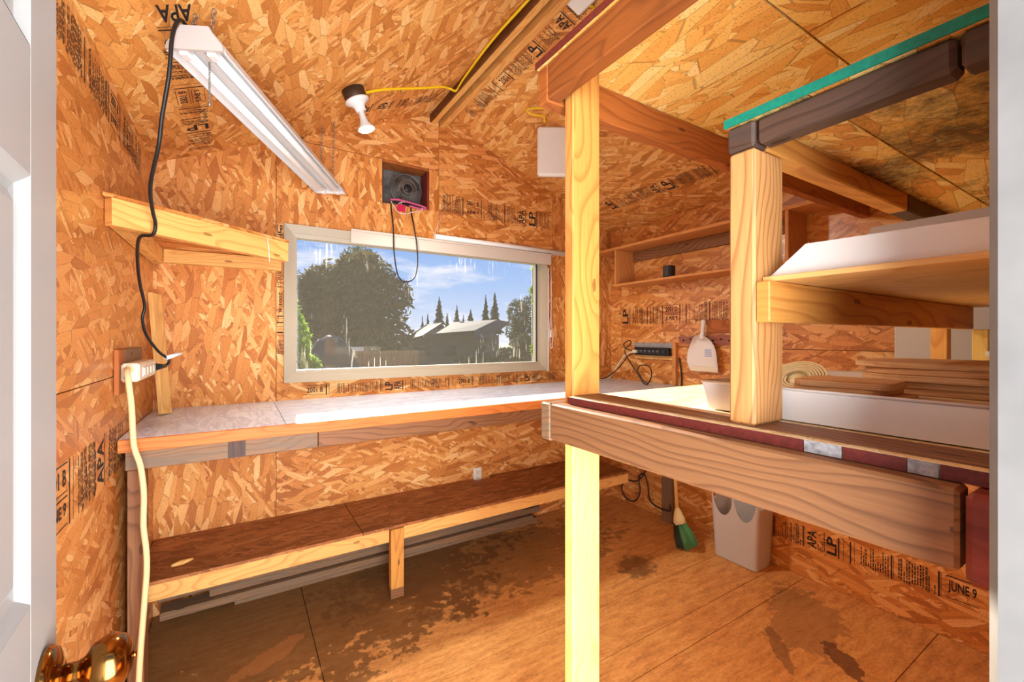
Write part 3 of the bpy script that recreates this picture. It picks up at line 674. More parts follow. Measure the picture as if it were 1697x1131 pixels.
bx('side_cleat', 'fir', cs, XL+.002, XL+.040, 1.745, YB-.04, 1.640, 1.713)

# board leaning in the corner
bt, btop = Vector((-.272, 2.40, CZ+.003)), Vector((-.318, 2.47, 1.495)); dd = (btop-bt).normalized()
Mx = frame(bt, dd, (.9, -.35, .1)); m = MB().box(0, (btop-bt).length, -.035, .035, -.009, .009, Mx, 0, .002)
setp(m.build('leaning_board', 'ply', None, tuple(bt)), 'narrow pale board leaning in the corner on the counter', 'board')

# left wall power strip
sp = thing('power_strip', 'cream power strip on the left wall above the counter', 'power strip', (-.32, 2.0, 1.15))
bx('mount_board', 'cedar', sp, XL+.001, XL+.014, 1.845, 1.93, 1.115, 1.262)
bx('mount_board', 'weather', sp, XL+.001, XL+.014, 1.932, 2.24, 1.135, 1.262)
bx('body', 'ivory', sp, XL+.015, XL+.062, 1.862, 2.185, 1.155, 1.216, bev=.006)
bx('outlet_strip', 'white_plastic', sp, XL+.060, XL+.064, 1.92, 2.17, 1.168, 1.200, bev=.002)
for i in range(4): bx('socket', 'ivory', sp, XL+.063, XL+.0665, 1.935+i*.06, 1.975+i*.06, 1.172, 1.196, bev=.003)
MB().lathe([(.0, 0), (.012, 0), (.013, .004), (.009, .008), (0, .008)], frame((XL+.036, 1.862, 1.196), (1, 0, 0), (0, -1, 0)), 14).build('cord_collar', 'cream_cord', sp)
MB().lathe([(.0, 0), (.009, 0), (.009, .003), (0, .003)], frame((XL+.032, 1.862, 1.17), (1, 0, 0), (0, -1, 0)), 12).build('breaker_button', 'black_plastic', sp)
MB().tube([(-.305, 1.856, 1.196), (-.303, 1.825, 1.19), (-.296, 1.805, 1.16), (-.288, 1.80, 1.08), (-.284, 1.80, .98), (-.279, 1.80, .94), (-.266, 1.80, .89), (-.258, 1.80, .80), (-.259, 1.80, .70), (-.252, 1.80, .62), (-.251, 1.80, .55), (-.257, 1.80, .45), (-.266, 1.80, .30), (-.270, 1.80, .18), (-.262, 1.805, .06), (-.24, 1.815, .012), (-.20, 1.86, .009), (-.19, 1.93, .009)], .0085, 9).build('power_cord', 'cream_cord', sp)

# ------------------------------------------------------------------ hanging shop light
SA, SB = Vector((-.100, 1.478, 2.085)), Vector((.425, 2.535, 2.085)); sd = (SB-SA); SL = sd.length
sh = thing('shop_light', 'long white strip shop light hanging on chains', 'ceiling light', tuple(SA)); SM = frame(SA, sd, (0, 0, 1))
def ext(prof, x0, x1, name, mat, closed=False, par=sh):
    m = MB(); n = len(prof); V = [SM @ Vector((x, p[0], p[1])) for x in (x0, x1) for p in prof]
    F = [(i, (i+1) % n, n+(i+1) % n, n+i) for i in range(n if closed else n-1)]
    if closed: F += [tuple(range(n))[::-1], tuple(range(n, 2*n))]
    m.faces(V, F, [(v[0], v[1]) for v in V]); return m.build(name, mat, par)
ext([(-.078, .002), (-.074, .0), (-.070, .012), (-.040, .030), (-.012, .030), (-.006, .012), (.006, .012), (.012, .030), (.040, .030), (.070, .012), (.074, .0), (.078, .002), (.072, .018), (.046, .036), (-.046, .036), (-.072, .018)], 0, SL, 'reflector', 'white_enamel', True)
ext([(-.046, .036), (.046, .036), (.036, .068), (-.036, .068)], 0, SL, 'housing', 'white_enamel', True)
em = N('lamp tube added glow'); bs = em.n('ShaderNodeBsdfPrincipled', {'Base Color': C(246, 246, 246), 'Roughness': .3, 'Emission Color': (1, .97, .92, 1), 'Emission Strength': .12}); em.t.links.new(bs.outputs[0], em.out.inputs[0]); M['tube'] = em.m  # faint glow added to whiten the tubes of the switched-off shop light
for y in (-.036, .036): MB().tube([SM @ Vector((.035, y, .012)), SM @ Vector((SL-.035, y, .012))], .0125, 12, smooth=1).build('lamp_tube', 'tube', sh)
for x in (.0, SL-.032):
    for y in (-.036, .036):
        MB().box(x, x+.032, y-.012, y+.012, -.004, .026, SM, 0, .003).build('lamp_holder', 'white_plastic', sh)
ext([(-.074, .004), (.074, .004), (.072, .02), (.048, .05), (.036, .07), (-.036, .07), (-.048, .05), (-.072, .02)], -.010, .0, 'end_cap', 'grey_plastic', True)
ext([(-.074, .004), (.074, .004), (.072, .02), (.048, .05), (.036, .07), (-.036, .07), (-.048, .05), (-.072, .02)], SL, SL+.008, 'end_cap', 'white_plastic', True)
def chain(name, p, q, n, mat, parent, w=.006):
    m = MB(); p = Vector(p); q = Vector(q); st = (q-p)/n; t = st.normalized(); u = t.orthogonal().normalized(); v = t.cross(u); l = st.length*.66
    for i in range(n):
        c = p+st*(i+.5); a = u if i % 2 else v
        m.tube([c+t*l*math.cos(k*math.pi/4)+a*w*math.sin(k*math.pi/4) for k in range(8)], .0013, 4, closed=True, smooth=1)
    return m.build(name, mat, parent)
for x, dx in ((.03, -.02), (.03, .03), (SL-.08, -.03), (SL-.08, .03)):
    p = SM @ Vector((x, dx, .068)); chain('chain', p, (p.x+.01, p.y, zl(p.x+.01)-.002), max(6, int((zl(p.x)-p.z)/.017)), 'steel', sh)
chain('pull_chain', SM @ Vector((.05, -.006, .006)), SM @ Vector((.05, -.006, -.105)), 16, 'steel', sh, .0025)
MB().lathe([(0, 0), (.004, .003), (.004, .012), (0, .016)], T(*(SM @ Vector((.05, -.006, -.12)))), 8).build('pull_knob', 'steel', sh)
cord = [SM @ Vector((.02, .03, .075)), SM @ Vector((-.02, .03, .076)), (-.150, 1.452, 2.10), (-.158, 1.462, 2.00), (-.178, 1.505, 1.90), (-.188, 1.53, 1.83), (-.218, 1.62, 1.74), (-.222, 1.69, 1.685), (-.221, 1.735, 1.655), (-.230, 1.75, 1.622), (-.268, 1.80, 1.620), (-.292, 1.92, 1.575), (-.304, 2.04, 1.50), (-.300, 2.11, 1.42), (-.308, 2.12, 1.37), (-.302, 2.16, 1.31), (-.272, 2.21, 1.245), (-.245, 2.24, 1.215), (-.245, 2.24, 1.195), (-.262, 2.22, 1.186), (-.276, 2.155, 1.186)]
MB().tube(cord, .0052, 7).build('power_cord', 'black_cord', sh)
MB().tube([(-.252, 2.225, 1.186), (-.274, 2.165, 1.186)], [.007, .014], 8, smooth=1).build('plug', 'black_plastic', sh)
MB().tube([(-.252, 2.235, 1.218), (-.205, 2.27, 1.235)], [.010, .006], 8, smooth=1).build('cord_tag', 'white_plastic', sh)

# ------------------------------------------------------------------ bulb fixture on the ceiling
BP = Vector(onL(.447, 2.11)); bd = (nl*.9+Vector((.02, .0, -.35))).normalized()
bu = thing('bulb_socket_lamp', 'white reflector bulb in a socket on the ceiling', 'ceiling lamp', tuple(BP)); BM = frame(BP, (0, 1, 0), nl)
MB().lathe([(.0, 0), (.052, 0), (.052, .045), (.050, .048), (0, .048)], BM, 24).build('junction_box', 'jbox', bu)
MB().lathe([(.0, .048), (.056, .048), (.056, .056), (.040, .064), (.026, .078), (.023, .10), (0, .10)], BM, 24).build('socket', 'white_plastic', bu)
BB = frame(BM @ Vector((0, 0, .088)), (0, 1, 0), bd) @ Matrix.Scale(.82, 4)
MB().lathe([(.0, 0), (.014, 0), (.015, .01), (.019, .05), (.024, .075), (.040, .10), (.047, .112)], BB, 24).build('bulb_neck', 'white_enamel', bu)
em = N('bulb face added glow'); bs = em.n('ShaderNodeBsdfPrincipled', {'Base Color': C(250, 248, 244), 'Roughness': .3, 'Emission Color': (1, .95, .88, 1), 'Emission Strength': 1.5}); em.t.links.new(bs.outputs[0], em.out.inputs[0]); M['lampface'] = em.m  # glow added to the bulb face to go with the spot below
MB().lathe([(.047, .112), (.047, .116), (.038, .124), (.02, .128), (0, .129)], BB, 24).build('bulb_face', 'lampface', bu)
bl_ = bpy.data.lights.new('bulb_fill', 'SPOT'); bl_.energy = 85; bl_.color = (1, .93, .82); bl_.shadow_soft_size = .045; bl_.spot_size = math.radians(140); bl_.spot_blend = 1.0  # fill spot added under the ceiling bulb, which is itself unlit
blo = bpy.data.objects.new('bulb_fill', bl_); COL.objects.link(blo); blo.location = BB @ Vector((0, 0, .18)); blo.rotation_euler = (bd+Vector((.12, -.22, 0))).to_track_quat('-Z', 'Y').to_euler()
# cable
yc = thing('yellow_cable', 'yellow cable run from the ceiling bulb up along the ridge board', 'cable', (1.0, 2.1, 2.65))
q = lambda x, y, d=.006: (x, y, zl(x)-d)
MB().tube([q(.50, 2.12, .02), q(.60, 2.14), q(.80, 2.18), q(.93, 2.20), q(.985, 2.22, .012), (1.017, 2.20, 2.668), (1.018, 2.12, 2.685), (1.012, 1.96, 2.695), (1.0, 1.72, 2.690), (1.006, 1.5, 2.69), (1.014, 1.2, 2.69), (1.014, .5, 2.69)], .0065, 8).build('run', 'yellow_cable', yc)
# white panel lamp dangling on the right slope
PL = Vector(onR(1.475, 2.05)); wl_ = thing('panel_light', 'white square light panel hanging behind the front post', 'light panel', (PL.x, PL.y, PL.z-.33))
PM = frame((PL.x+.01, PL.y, PL.z-.05), (.86, -.5, 0), (-.5, -.86, 0))
MB().box(-.02, .30, -.285, 0, -.02, .02, PM, 0, .012).build('diffuser', 'white_plastic', wl_)
MB().box(-.012, .292, -.278, -.006, -.034, -.018, PM, 0, .004).build('back_tray', 'grey_plastic', wl_)
MB().tube([(PL.x+.02, PL.y-.02, PL.z-.03), (PL.x, PL.y-.04, PL.z-.005), (PL.x-.06, PL.y-.02, PL.z-.005), (PL.x-.10, PL.y-.02, zr(PL.x-.10)-.02), (PL.x-.02, PL.y-.14, zr(PL.x-.02)-.02), (PL.x+.10, PL.y-.22, zr(PL.x+.10)-.01)], .0055, 8).build('yellow_lead', 'yellow_cable', wl_)
cbx = thing('ceiling_box', 'small white plastic box on the ceiling beside the ridge boards', 'junction box', onR(1.16, 1.36))
CM = frame(onR(1.165, 1.33), (0, 1, 0), nr)
MB().box(-.06, .06, -.05, .05, 0, .035, CM, 0, .008).build('cover', 'white_plastic', cbx)
MB().tube([CM @ Vector((.0, .05, .02)), onR(1.24, 1.34), onR(1.27, 1.42), onR(1.30, 1.40)], .0055, 8).build('yellow_lead', 'yellow_cable', cbx)

# ------------------------------------------------------------------ right wall shelf, strip, dustpan
ws = thing('wall_shelf', 'honey wood wall shelf box on the right wall', 'wall shelf', (2.5, 1.75, 1.69))
bx('top_board', 'shelf_wood', ws, 2.395, XR-.002, .975, YB-.003, 1.962, 1.982)
bx('bottom_board', 'shelf_wood', ws, 2.40, XR-.002, 1.14, 2.37, 1.688, 1.704)
bx('side_board', 'shelf_wood', ws, 2.40, XR-.002, 2.352, 2.37, 1.705, 1.961)
bx('side_board', 'shelf_wood', ws, 2.40, XR-.002, 1.14, 1.158, 1.705, 1.961)
bx('back_rail', 'brown', ws, XR-.02, XR-.002, 1.16, 2.35, 1.885, 1.96)
bkb = thing('black_box', 'small black box on the wall shelf', 'box', (2.47, 1.92, 1.704))
bx('case', 'black_plastic', bkb, 2.43, 2.48, 1.885, 1.95, 1.7045, 1.785, bev=.003)
bx('front_panel', 'dark_plastic', bkb, 2.425, 2.43, 1.90, 1.935, 1.71, 1.78)
rs = thing('black_power_strip', 'black power strip mounted on the right wall above the counter', 'power strip', (2.56, 2.16, 1.0))
bx('mount_board', 'white_chip', rs, XR-.022, XR-.002, 1.985, 2.335, 1.222, 1.262)
bx('mount_board', 'ply', rs, XR-.022, XR-.002, 1.985, 2.335, 1.142, 1.172)
bx('mount_post', 'shelf_wood', rs, XR-.03, XR-.002, 1.955, 1.983, CZ+.001, 1.265)
bx('body', 'black_plastic', rs, XR-.062, XR-.023, 1.995, 2.30, 1.170, 1.228, bev=.004)
for i in range(6):
    y = 2.27-i*.038; s_ = bx('socket', 'dark_plastic', rs, XR-.066, XR-.061, y-.014, y+.014, 1.186, 1.212, bev=.003)
    for dy in (-.005, .005): bx('slot', 'grey_plastic', s_, XR-.0672, XR-.0658, y+dy-.001, y+dy+.001, 1.198, 1.206, bev=0)
bx('switch', 'dark_plastic', rs, XR-.068, XR-.061, 2.02, 2.045, 1.188, 1.21, bev=.002)
xx = XR-.09
MB().tube([(XR-.066, 2.285, 1.20), (xx-.02, 2.33, 1.215), (xx-.02, 2.36, 1.25), (xx-.01, 2.31, 1.28), (xx-.01, 2.30, 1.25), (xx-.03, 2.34, 1.20), (xx-.05, 2.27, 1.12), (xx-.06, 2.18, 1.03), (xx-.07, 2.12, CZ+.006), (xx-.10, 2.06, CZ+.006)], .004, 7).build('black_lead', 'black_cord', rs)
MB().tube([(xx-.05, 2.20, 1.06), (xx-.06, 2.16, 1.10), (xx-.06, 2.09, 1.10), (xx-.06, 2.06, 1.05), (xx-.06, 2.09, CZ+.012), (xx-.06, 2.14, 1.0), (xx-.055, 2.20, 1.07)], .004, 7).build('black_lead', 'black_cord', rs)
MB().tube([(XR-.066, 2.30, 1.19), (xx, 2.34, 1.18), (xx, 2.42, 1.11), (xx-.02, 2.48, 1.01), (xx-.06, 2.52, CZ+.006), (xx-.20, 2.54, CZ+.006)], .0045, 7).build('white_lead', 'ivory', rs)
MB().tube([(XR-.066, 2.28, 1.185), (xx-.004, 2.33, 1.16), (xx-.004, 2.41, 1.08), (xx-.04, 2.49, 1.0), (xx-.10, 2.53, CZ+.006)], .004, 7).build('black_lead', 'black_cord', rs)
MB().box(-.012, .012, -.018, .018, -.012, .012, T(XR-.075, 2.282, 1.197), 1, .004).build('plug', 'ivory', rs)
MB().tube([(XR-.01, 1.94, 1.16), (XR-.01, 1.925, 1.08), (XR-.01, 1.92, 1.0), (XR-.012, 1.93, .90)], .005, 7).build('black_lead', 'black_cord', rs)
pr = thing('peg_rail', 'brown drilled peg rail on the right wall beside the dustpan', 'rail', (XR-.01, 1.6, 1.25))
m = MB(); m.prism([(XR-.002, 1.945, 1.305), (XR-.002, 1.30, 1.328), (XR-.002, 1.30, 1.25), (XR-.002, 1.80, 1.252), (XR-.002, 1.93, 1.268)], (-.016, 0, 0), (0, 1, 0), (0, 0, 1)); m.build('rail', 'pegrail', pr)
for i in range(9):
    y = 1.90-i*.055; MB().lathe([(0, 0), (.006, 0), (.006, .0012), (0, .0012)], frame((XR-.018, y, 1.285 + (.006 if i % 2 else -.004)), (0, 1, 0), (-1, 0, 0)), 10).build('hole', 'black_hole', pr)
bx('upper_board', 'cedar', pr, XR-.02, XR-.002, 1.30, 1.72, 1.334, 1.414)
# dustpan
dp = thing('dustpan', 'white dustpan hanging on the peg rail', 'dustpan', (XR-.03, 1.725, 1.09)); DM = frame((XR-.026, 1.735, 1.09), (0, -1, 0), (-1, 0, 0))
prof = []
nn = 17
def dw(t): # half width at height t (0 bottom, 1 top of pan)
    return .108*math.sqrt(max(0, 1-((t-.25)/.77)**2))
V = []; U = []; cols = 11
for i in range(nn):
    t = i/(nn-1); h = t*.225; w = dw(t)
    for j in range(cols):
        s_ = j/(cols-1)*2-1
        z = .004+.028*abs(s_)**5*min(1, t*3+.3)+.030*max(0, (t-.72)/.28)**2
        V.append(DM @ Vector((s_*w, h, z))); U.append((s_*w, h))
F = [(i*cols+j, i*cols+j+1, (i+1)*cols+j+1, (i+1)*cols+j) for i in range(nn-1) for j in range(cols-1)]
m = MB(); m.faces(V, F, U, True)
V2 = [v+(DM.to_3x3() @ Vector((0, 0, -.003))) for v in V]; m.faces(V2, [f[::-1] for f in F], U, True); m.build('pan', 'bin_plastic', dp)
MB().box(-.10, .10, -.012, .022, .004, .014, DM, 0, .003).build('lip', 'ivory', dp)
MB().tube([DM @ Vector((0, .20, .022)), DM @ Vector((0, .25, .020)), DM @ Vector((.002, .29, .016)), DM @ Vector((.004, .325, .014))], [.022, .012, .013, .015], 10, smooth=3).build('handle', 'bin_plastic', dp)
for k in range(4): MB().box(.005, .055, .088+k*.013, .094+k*.013, .0045, .0055, DM, 0, 0).build('printed_line', 'sticker', dp)

# ------------------------------------------------------------------ items below the deck: bin, broom, loose cable
tb = thing('waste_bin', 'grey plastic waste bin with scooped rim on the floor by the right wall', 'waste bin', (2.49, 1.44, 0))
m = MB(); V = []; U = []
NQ = []
def loop(z, f):
    gx = .012*f; cx0, cx1, cy0, cy1 = 2.415-gx*1.2, 2.572+gx*.3, 1.312-gx*1.6, 1.566+gx*1.6; r = .022; P = []
    for (ccx, ccy, a0) in ((cx1-r, cy1-r, 0), (cx0+r, cy1-r, 90), (cx0+r, cy0+r, 180), (cx1-r, cy0+r, 270)):
        for k in range(5): a = math.radians(a0+k*22.5); P.append([ccx+r*math.cos(a), ccy+r*math.sin(a), z])
    Q = []
    for i in range(len(P)):
        a, b_ = P[i], P[(i+1) % len(P)]
        if len(NQ) <= i: NQ.append(max(1, int(math.dist(a, b_)/.010)))
        n = NQ[i]
        for k in range(n): Q.append([a[l]+(b_[l]-a[l])*k/n for l in range(3)])
    return Q
def rim(x, y):
    if x > 2.47: return .40
    yy = (y-1.30)/(1.575-1.30)
    t = (yy*2) % 1.0; sc = max(0, 1-((t-.5)/.47)**2)**.5
    return .385-.125*sc
rows = 14
LB0 = loop(0, 0); nl_ = len(LB0)
for inner in (0, 1):
    for i in range(rows):
        f = i/(rows-1); L1 = loop(0, 1)
        for jj in range(nl_):
            z = .004+(rim(L1[jj][0], L1[jj][1])-.004)*f; g_ = z/.39; p0_, p1_ = LB0[jj], L1[jj]; p = [p0_[k]+(p1_[k]-p0_[k])*g_ for k in range(3)]
            cx_, cy_ = 2.49, 1.44; k_ = .975 if inner else 1
            V.append((cx_+(p[0]-cx_)*k_, cy_+(p[1]-cy_)*k_, z + (.004 if inner and i == 0 else 0))); U.append((p[1], z))
F = []
for i in range(rows-1):
    for j in range(nl_):
        l = (j+1) % nl_; F.append((i*nl_+j, i*nl_+l, (i+1)*nl_+l, (i+1)*nl_+j)); o_ = rows*nl_
        F.append((o_+i*nl_+l, o_+i*nl_+j, o_+(i+1)*nl_+j, o_+(i+1)*nl_+l))
for j in range(nl_): l = (j+1) % nl_; F.append(((rows-1)*nl_+j, (rows-1)*nl_+l, 2*rows*nl_-nl_+l, 2*rows*nl_-nl_+j))
F.append(tuple(range(nl_))[::-1]); F.append(tuple(rows*nl_+j for j in range(nl_)))
m.faces(V, [f for f in F if len(f) == 4 and max(f) < rows*nl_], U, True); m.faces(V, [f for f in F if len(f) == 4 and min(f) >= rows*nl_], U, True)
m.faces(V, [f for f in F if len(f) > 4 or (min(f) < rows*nl_ <= max(f))], U, False); m.build('tub', 'grey_plastic', tb)
bo = thing('broom', 'small broom with green bristles leaning below the shelf deck', 'broom', (2.32, 1.67, 0))
b0, b1, b2 = Vector((2.305, 1.665, .012)), Vector((2.325, 1.735, .135)), Vector((2.335, 1.765, .23)); b3 = Vector((2.40, 1.865, .93))
ax = (b1-b0).normalized(); side = Vector((.55, -.83, .25)); side = (side-ax*side.dot(ax)).normalized(); nrm = ax.cross(side)
for nm, mt, lo, hi, cnt in (('bristles', 'bristle', -.25, 1, 170), ('bristles', 'bristle_dark', -1, -.2, 90)):
    m = MB(); rr = random.Random(3)
    for i in range(cnt):
        s_ = rr.uniform(lo, hi); d2 = rr.uniform(-1, 1)
        p = b1+side*s_*.034+nrm*d2*.012+ax*.012; q_ = b0+side*s_*.062+nrm*d2*.022-ax*0+Vector((0, 0, rr.uniform(-.006, .012)+.02*abs(s_)))
        m.tube([p, (p+q_)/2+side*s_*.008, q_], .0016, 3, smooth=1)
    setp(m.build(nm, mt, bo), kind='stuff')
m = MB(); V = []
for t, w, d_k in ((0, .040, .016), (.35, .036, .017), (.75, .024, .015), (1, .013, .012)):
    c_ = b1.lerp(b2, t)
    for k in range(12): a = k*math.pi/6; V.append(c_+side*w*math.cos(a)+nrm*d_k*math.sin(a))
m.faces(V, [(i*12+k, i*12+(k+1) % 12, (i+1)*12+(k+1) % 12, (i+1)*12+k) for i in range(3) for k in range(12)]+[tuple(range(12))[::-1], tuple(range(36, 48))], [(v[0], v[2]) for v in V], True); m.build('cap', 'straw', bo)
MB().tube([b2-(b3-b2)*.03, b3], .011, 10, smooth=1).build('handle', 'ply', bo)
lc = thing('loose_cable', 'dark cable looped on the wall below the counter', 'cable', (2.5, 2.2, .1))
MB().tube([(2.55, 2.17, .40), (2.54, 2.20, .30), (2.535, 2.27, .22), (2.53, 2.37, .20), (2.53, 2.42, .12), (2.53, 2.36, .055), (2.53, 2.28, .07), (2.53, 2.235, .15), (2.535, 2.25, .25), (2.54, 2.21, .29), (2.54, 2.17, .22), (2.535, 2.15, .12), (2.53, 2.08, .09), (2.50, 1.95, .11), (2.48, 1.93, .16)], .0055, 8).build('loop', 'brown_cord', lc)

# ------------------------------------------------------------------ storage deck with posts, shelves and loft
dk = thing('storage_deck', 'waist high storage deck on a lumber frame along the right wall', 'deck', (1.6, .47, 1.05))
bx('front_beam', 'brown', dk, .645, .683, .138, .852, 1.050, 1.139, bev=.004)
bx('end_joist', 'weather', dk, .645, XR-.003, .853, .891, 1.046, 1.139, bev=.004)
bx('end_joist', 'red_paint', dk, .640, XR-.003, YF+.002, .133, 1.042, 1.139, bev=.006)
MB().box(.674, XR-.003, YF+.002, .818, 1.140, 1.157, bev=.001).build('deck_board', 'osb_deck', dk)
bx('edge_strip', 'red_edge', dk, .6715, .6738, .30, .818, 1.1405, 1.1565, bev=0)
bx('edge_strip', 'white_chip', dk, .6715, .6738, .254, .2985, 1.1405, 1.1565, bev=0)
bx('edge_strip', 'red_edge', dk, .6715, .6738, .188, .253, 1.1405, 1.1565, bev=0)
bx('edge_strip', 'white_chip', dk, .6715, .6738, .160, .187, 1.1405, 1.1565, bev=0)
bx('edge_strip', 'red_edge', dk, .6715, .6738, .10, .159, 1.1405, 1.1565, bev=0)
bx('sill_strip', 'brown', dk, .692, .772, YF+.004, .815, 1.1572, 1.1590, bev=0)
p1 = thing('front_post', 'tall lumber post rising from floor to loft', 'post', (.735, .837, 0))
bx('upper_stud', 'fir_gold', p1, .6905, .7795, .8195, .8525, 1.10, 1.976, bev=.003)
bx('lower_stud_lit', 'fir_yellow', p1, .6905, .7795, .8195, .8525, 0, 1.0995, bev=.003)  # same post below the deck, bright light on it put into yellower wood
MBp = None
p2 = thing('shelf_post', 'short grained post standing on the deck', 'post', (.735, .40, 1.159))
bx('stud', 'grain_post', p2, .691, .780, .3785, .4215, 1.1592, 1.604, bev=.004)
# loft
lo = thing('loft', 'pale strand board loft overhead on cedar beams', 'loft', (1.6, .5, 1.89))
bx('front_beam', 'loft_beam', lo, .645, .683, YF+.002, .862, 1.890, 1.979, bev=.003)
bx('end_joist', 'cedar', lo, .645, XR-.004, .863, .900, 1.886, 1.979, bev=.003)
for x0, x1 in ((.640, 1.073), (1.073, 1.295), (1.295, XR-.004)):
    for y0, y1 in ((YF+.002, .470), (.470, .905)):
        MB().box(x0+.0022, x1-.0022, y0+.0022, y1-.0022, 1.980, 1.992, bev=.0005).build('osb_panel', 'osb_loft', lo)
MB().box(.642, XR-.004, YF+.002, .903, 1.9925, 1.998, bev=0).build('gap_blackout', 'black_hole', lo)  # black sheet added over the panels to keep their gaps dark
bx('edge_strip', 'red_edge', lo, .6375, .6395, YF+.002, .905, 1.980, 1.997, bev=0)
# upper shelf with green edge
us = thing('upper_shelf', 'mouldy shelf with a green painted edge on dark lumber', 'shelf', (1.2, .25, 1.605))
bx('front_rail', 'dark_beam', us, .690, .730, .150, .3765, 1.6055, 1.646, bev=.006)
bx('cross_rail', 'fir_gold', us, .730, 1.36, .378, .416, 1.6055, 1.646, bev=.003)
bx('cross_rail_end', 'dark_beam', us, .688, .7295, .378, .4225, 1.605, 1.646, bev=.004)
bx('cross_rail', 'dark_beam', us, 1.362, 1.86, .378, .416, 1.6055, 1.646, bev=.003)
bx('cross_rail_end', 'dark_beam', us, .690, .730, YF+.002, .146, 1.606, 1.646, bev=.004)
bx('cross_rail', 'brown', us, .731, 1.86, YF+.002, .135, 1.606, 1.646, bev=.004)
MB().box(.686, 1.87, YF+.002, .300, 1.647, 1.659, bev=.0005).build('osb_panel', 'osb_mold', us)
MB().box(.686, 1.87, .303, .425, 1.647, 1.659, bev=.0005).build('osb_panel', 'osb_mold', us)
bx('edge_strip', 'green_edge', us, .6835, .6858, YF+.002, .4255, 1.6462, 1.6605, bev=0)
bx('back_leg', 'fir', us, 1.83, 1.868, .4165, .455, 1.159, 1.646)
# middle shelf
ms = thing('middle_shelf', 'thin plywood shelf on a golden cleat between deck and green edged shelf', 'shelf', (1.2, .25, 1.325))
bx('cleat', 'fir_gold', ms, .693, 1.81, .3565, .378, 1.3245, 1.389, bev=.002)
bx('cleat', 'fir_gold', ms, .72, 1.81, YF+.002, .117, 1.3245, 1.3855, bev=.002)
bx('shelf_board', 'ply', ms, .712, 1.85, YF+.003, .3775, 1.3895, 1.3975, grain=1, bev=.0008)
# slatted rack leg seen at the back of the shelf
sl_ = thing('shelf_prop', 'pale wooden prop below the end of the middle shelf', 'prop', (1.80, .335, 1.159))
bx('prop', 'fir_yellow', sl_, 1.785, 1.81, .322, .355, 1.1592, 1.3235)
# white tray on deck
ty = thing('plastic_tray', 'shallow white plastic tray on the deck', 'tray', (1.05, .32, 1.158))
TX0, TX1, TY0, TY1, TZ = .785, 1.30, YF+.012, .535, 1.1592
m = MB(); tk = .003
def ring(e, z): return [(TX0+e, TY0+e, z), (TX1-e, TY0+e, z), (TX1-e, TY1-e, z), (TX0+e, TY1-e, z)]
V = ring(.010, TZ)+ring(.0, TZ+.054)+ring(tk, TZ+.054)+ring(.012, TZ+.003)
F = [(3, 2, 1, 0)]+[(i, (i+1) % 4, 4+(i+1) % 4, 4+i) for i in range(4)]+[(4+i, 4+(i+1) % 4, 8+(i+1) % 4, 8+i) for i in range(4)]+[(8+i, 8+(i+1) % 4, 12+(i+1) % 4, 12+i) for i in range(4)]+[(12, 13, 14, 15)]
m.faces(V, F, [(v[0]+v[1], v[2]) for v in V]); m.build('tub', 'bin_plastic', ty)
m = MB(); m.tube([(TX0, TY0, TZ+.054), (TX0, TY1, TZ+.054), (TX1, TY1, TZ+.054), (TX1, TY0, TZ+.054)], .0026, 6, closed=True, smooth=1); m.build('rim', 'bin_plastic', ty)
# wooden plaques lying in the tray: two stacks
def plaque(x, y, rx, ry, z, t, rot, corner, name, lab, grp):
    P = []; 
    for k in range(28):
        a = 2*math.pi*k/28; c_, s_ = math.cos(a), math.sin(a); e_ = 2/corner
        px, py = rx*math.copysign(abs(c_)**e_, c_), ry*math.copysign(abs(s_)**e_, s_)
        P.append((px*math.cos(rot)-py*math.sin(rot), px*math.sin(rot)+py*math.cos(rot)))
    m = MB(); n = len(P); V = [(x+p[0]*k, y+p[1]*k, zz) for k, zz in ((.985, z), (1, z+.0015), (1, z+t-.0015), (.985, z+t)) for p in P]
    F = [tuple(range(n))[::-1], tuple(range(3*n, 4*n))]+[(l*n+i, l*n+(i+1) % n, (l+1)*n+(i+1) % n, (l+1)*n+i) for l in range(3) for i in range(n)]
    uv_ = [(v[1]+.3*v[2], v[0] if i < n or i >= 3*n else v[2]*3) for i, v in enumerate(V)]
    m.faces(V, F, uv_); o = m.build(name, 'plaque', None, (x, y, z)); return setp(o, lab, 'wooden board', grp)
ordn = ['lowest', 'second', 'third', 'fourth', 'fifth', 'sixth', 'seventh', 'eighth', 'ninth']
z = TZ+.0035
for i in range(6):
    t = .0105 if i not in (3,) else .008
    plaque(.925+rnd.uniform(-.006, .006), .335+rnd.uniform(-.010, .010), .066, .066+.004*(i % 2), z, t, rnd.uniform(-.08, .08), 6, 'wooden_plaque', ('topmost' if i == 5 else ordn[i]) + ' small wooden board of the left stack in the tray', 'small wooden boards in the tray'); z += t+.0004
zl5 = z
z = TZ+.0035
for i in range(8):
    t = .0112
    plaque(1.13+rnd.uniform(-.008, .008), .245+(.0 if i < 7 else .012)+rnd.uniform(-.008, .008), .115, .125+.004*(i % 3), z, t, rnd.uniform(-.04, .04), 3.2, 'oval_plaque', ('topmost' if i == 7 else ordn[i]) + ' large wooden board of the right stack in the tray', 'large wooden boards in the tray'); z += t+.0004
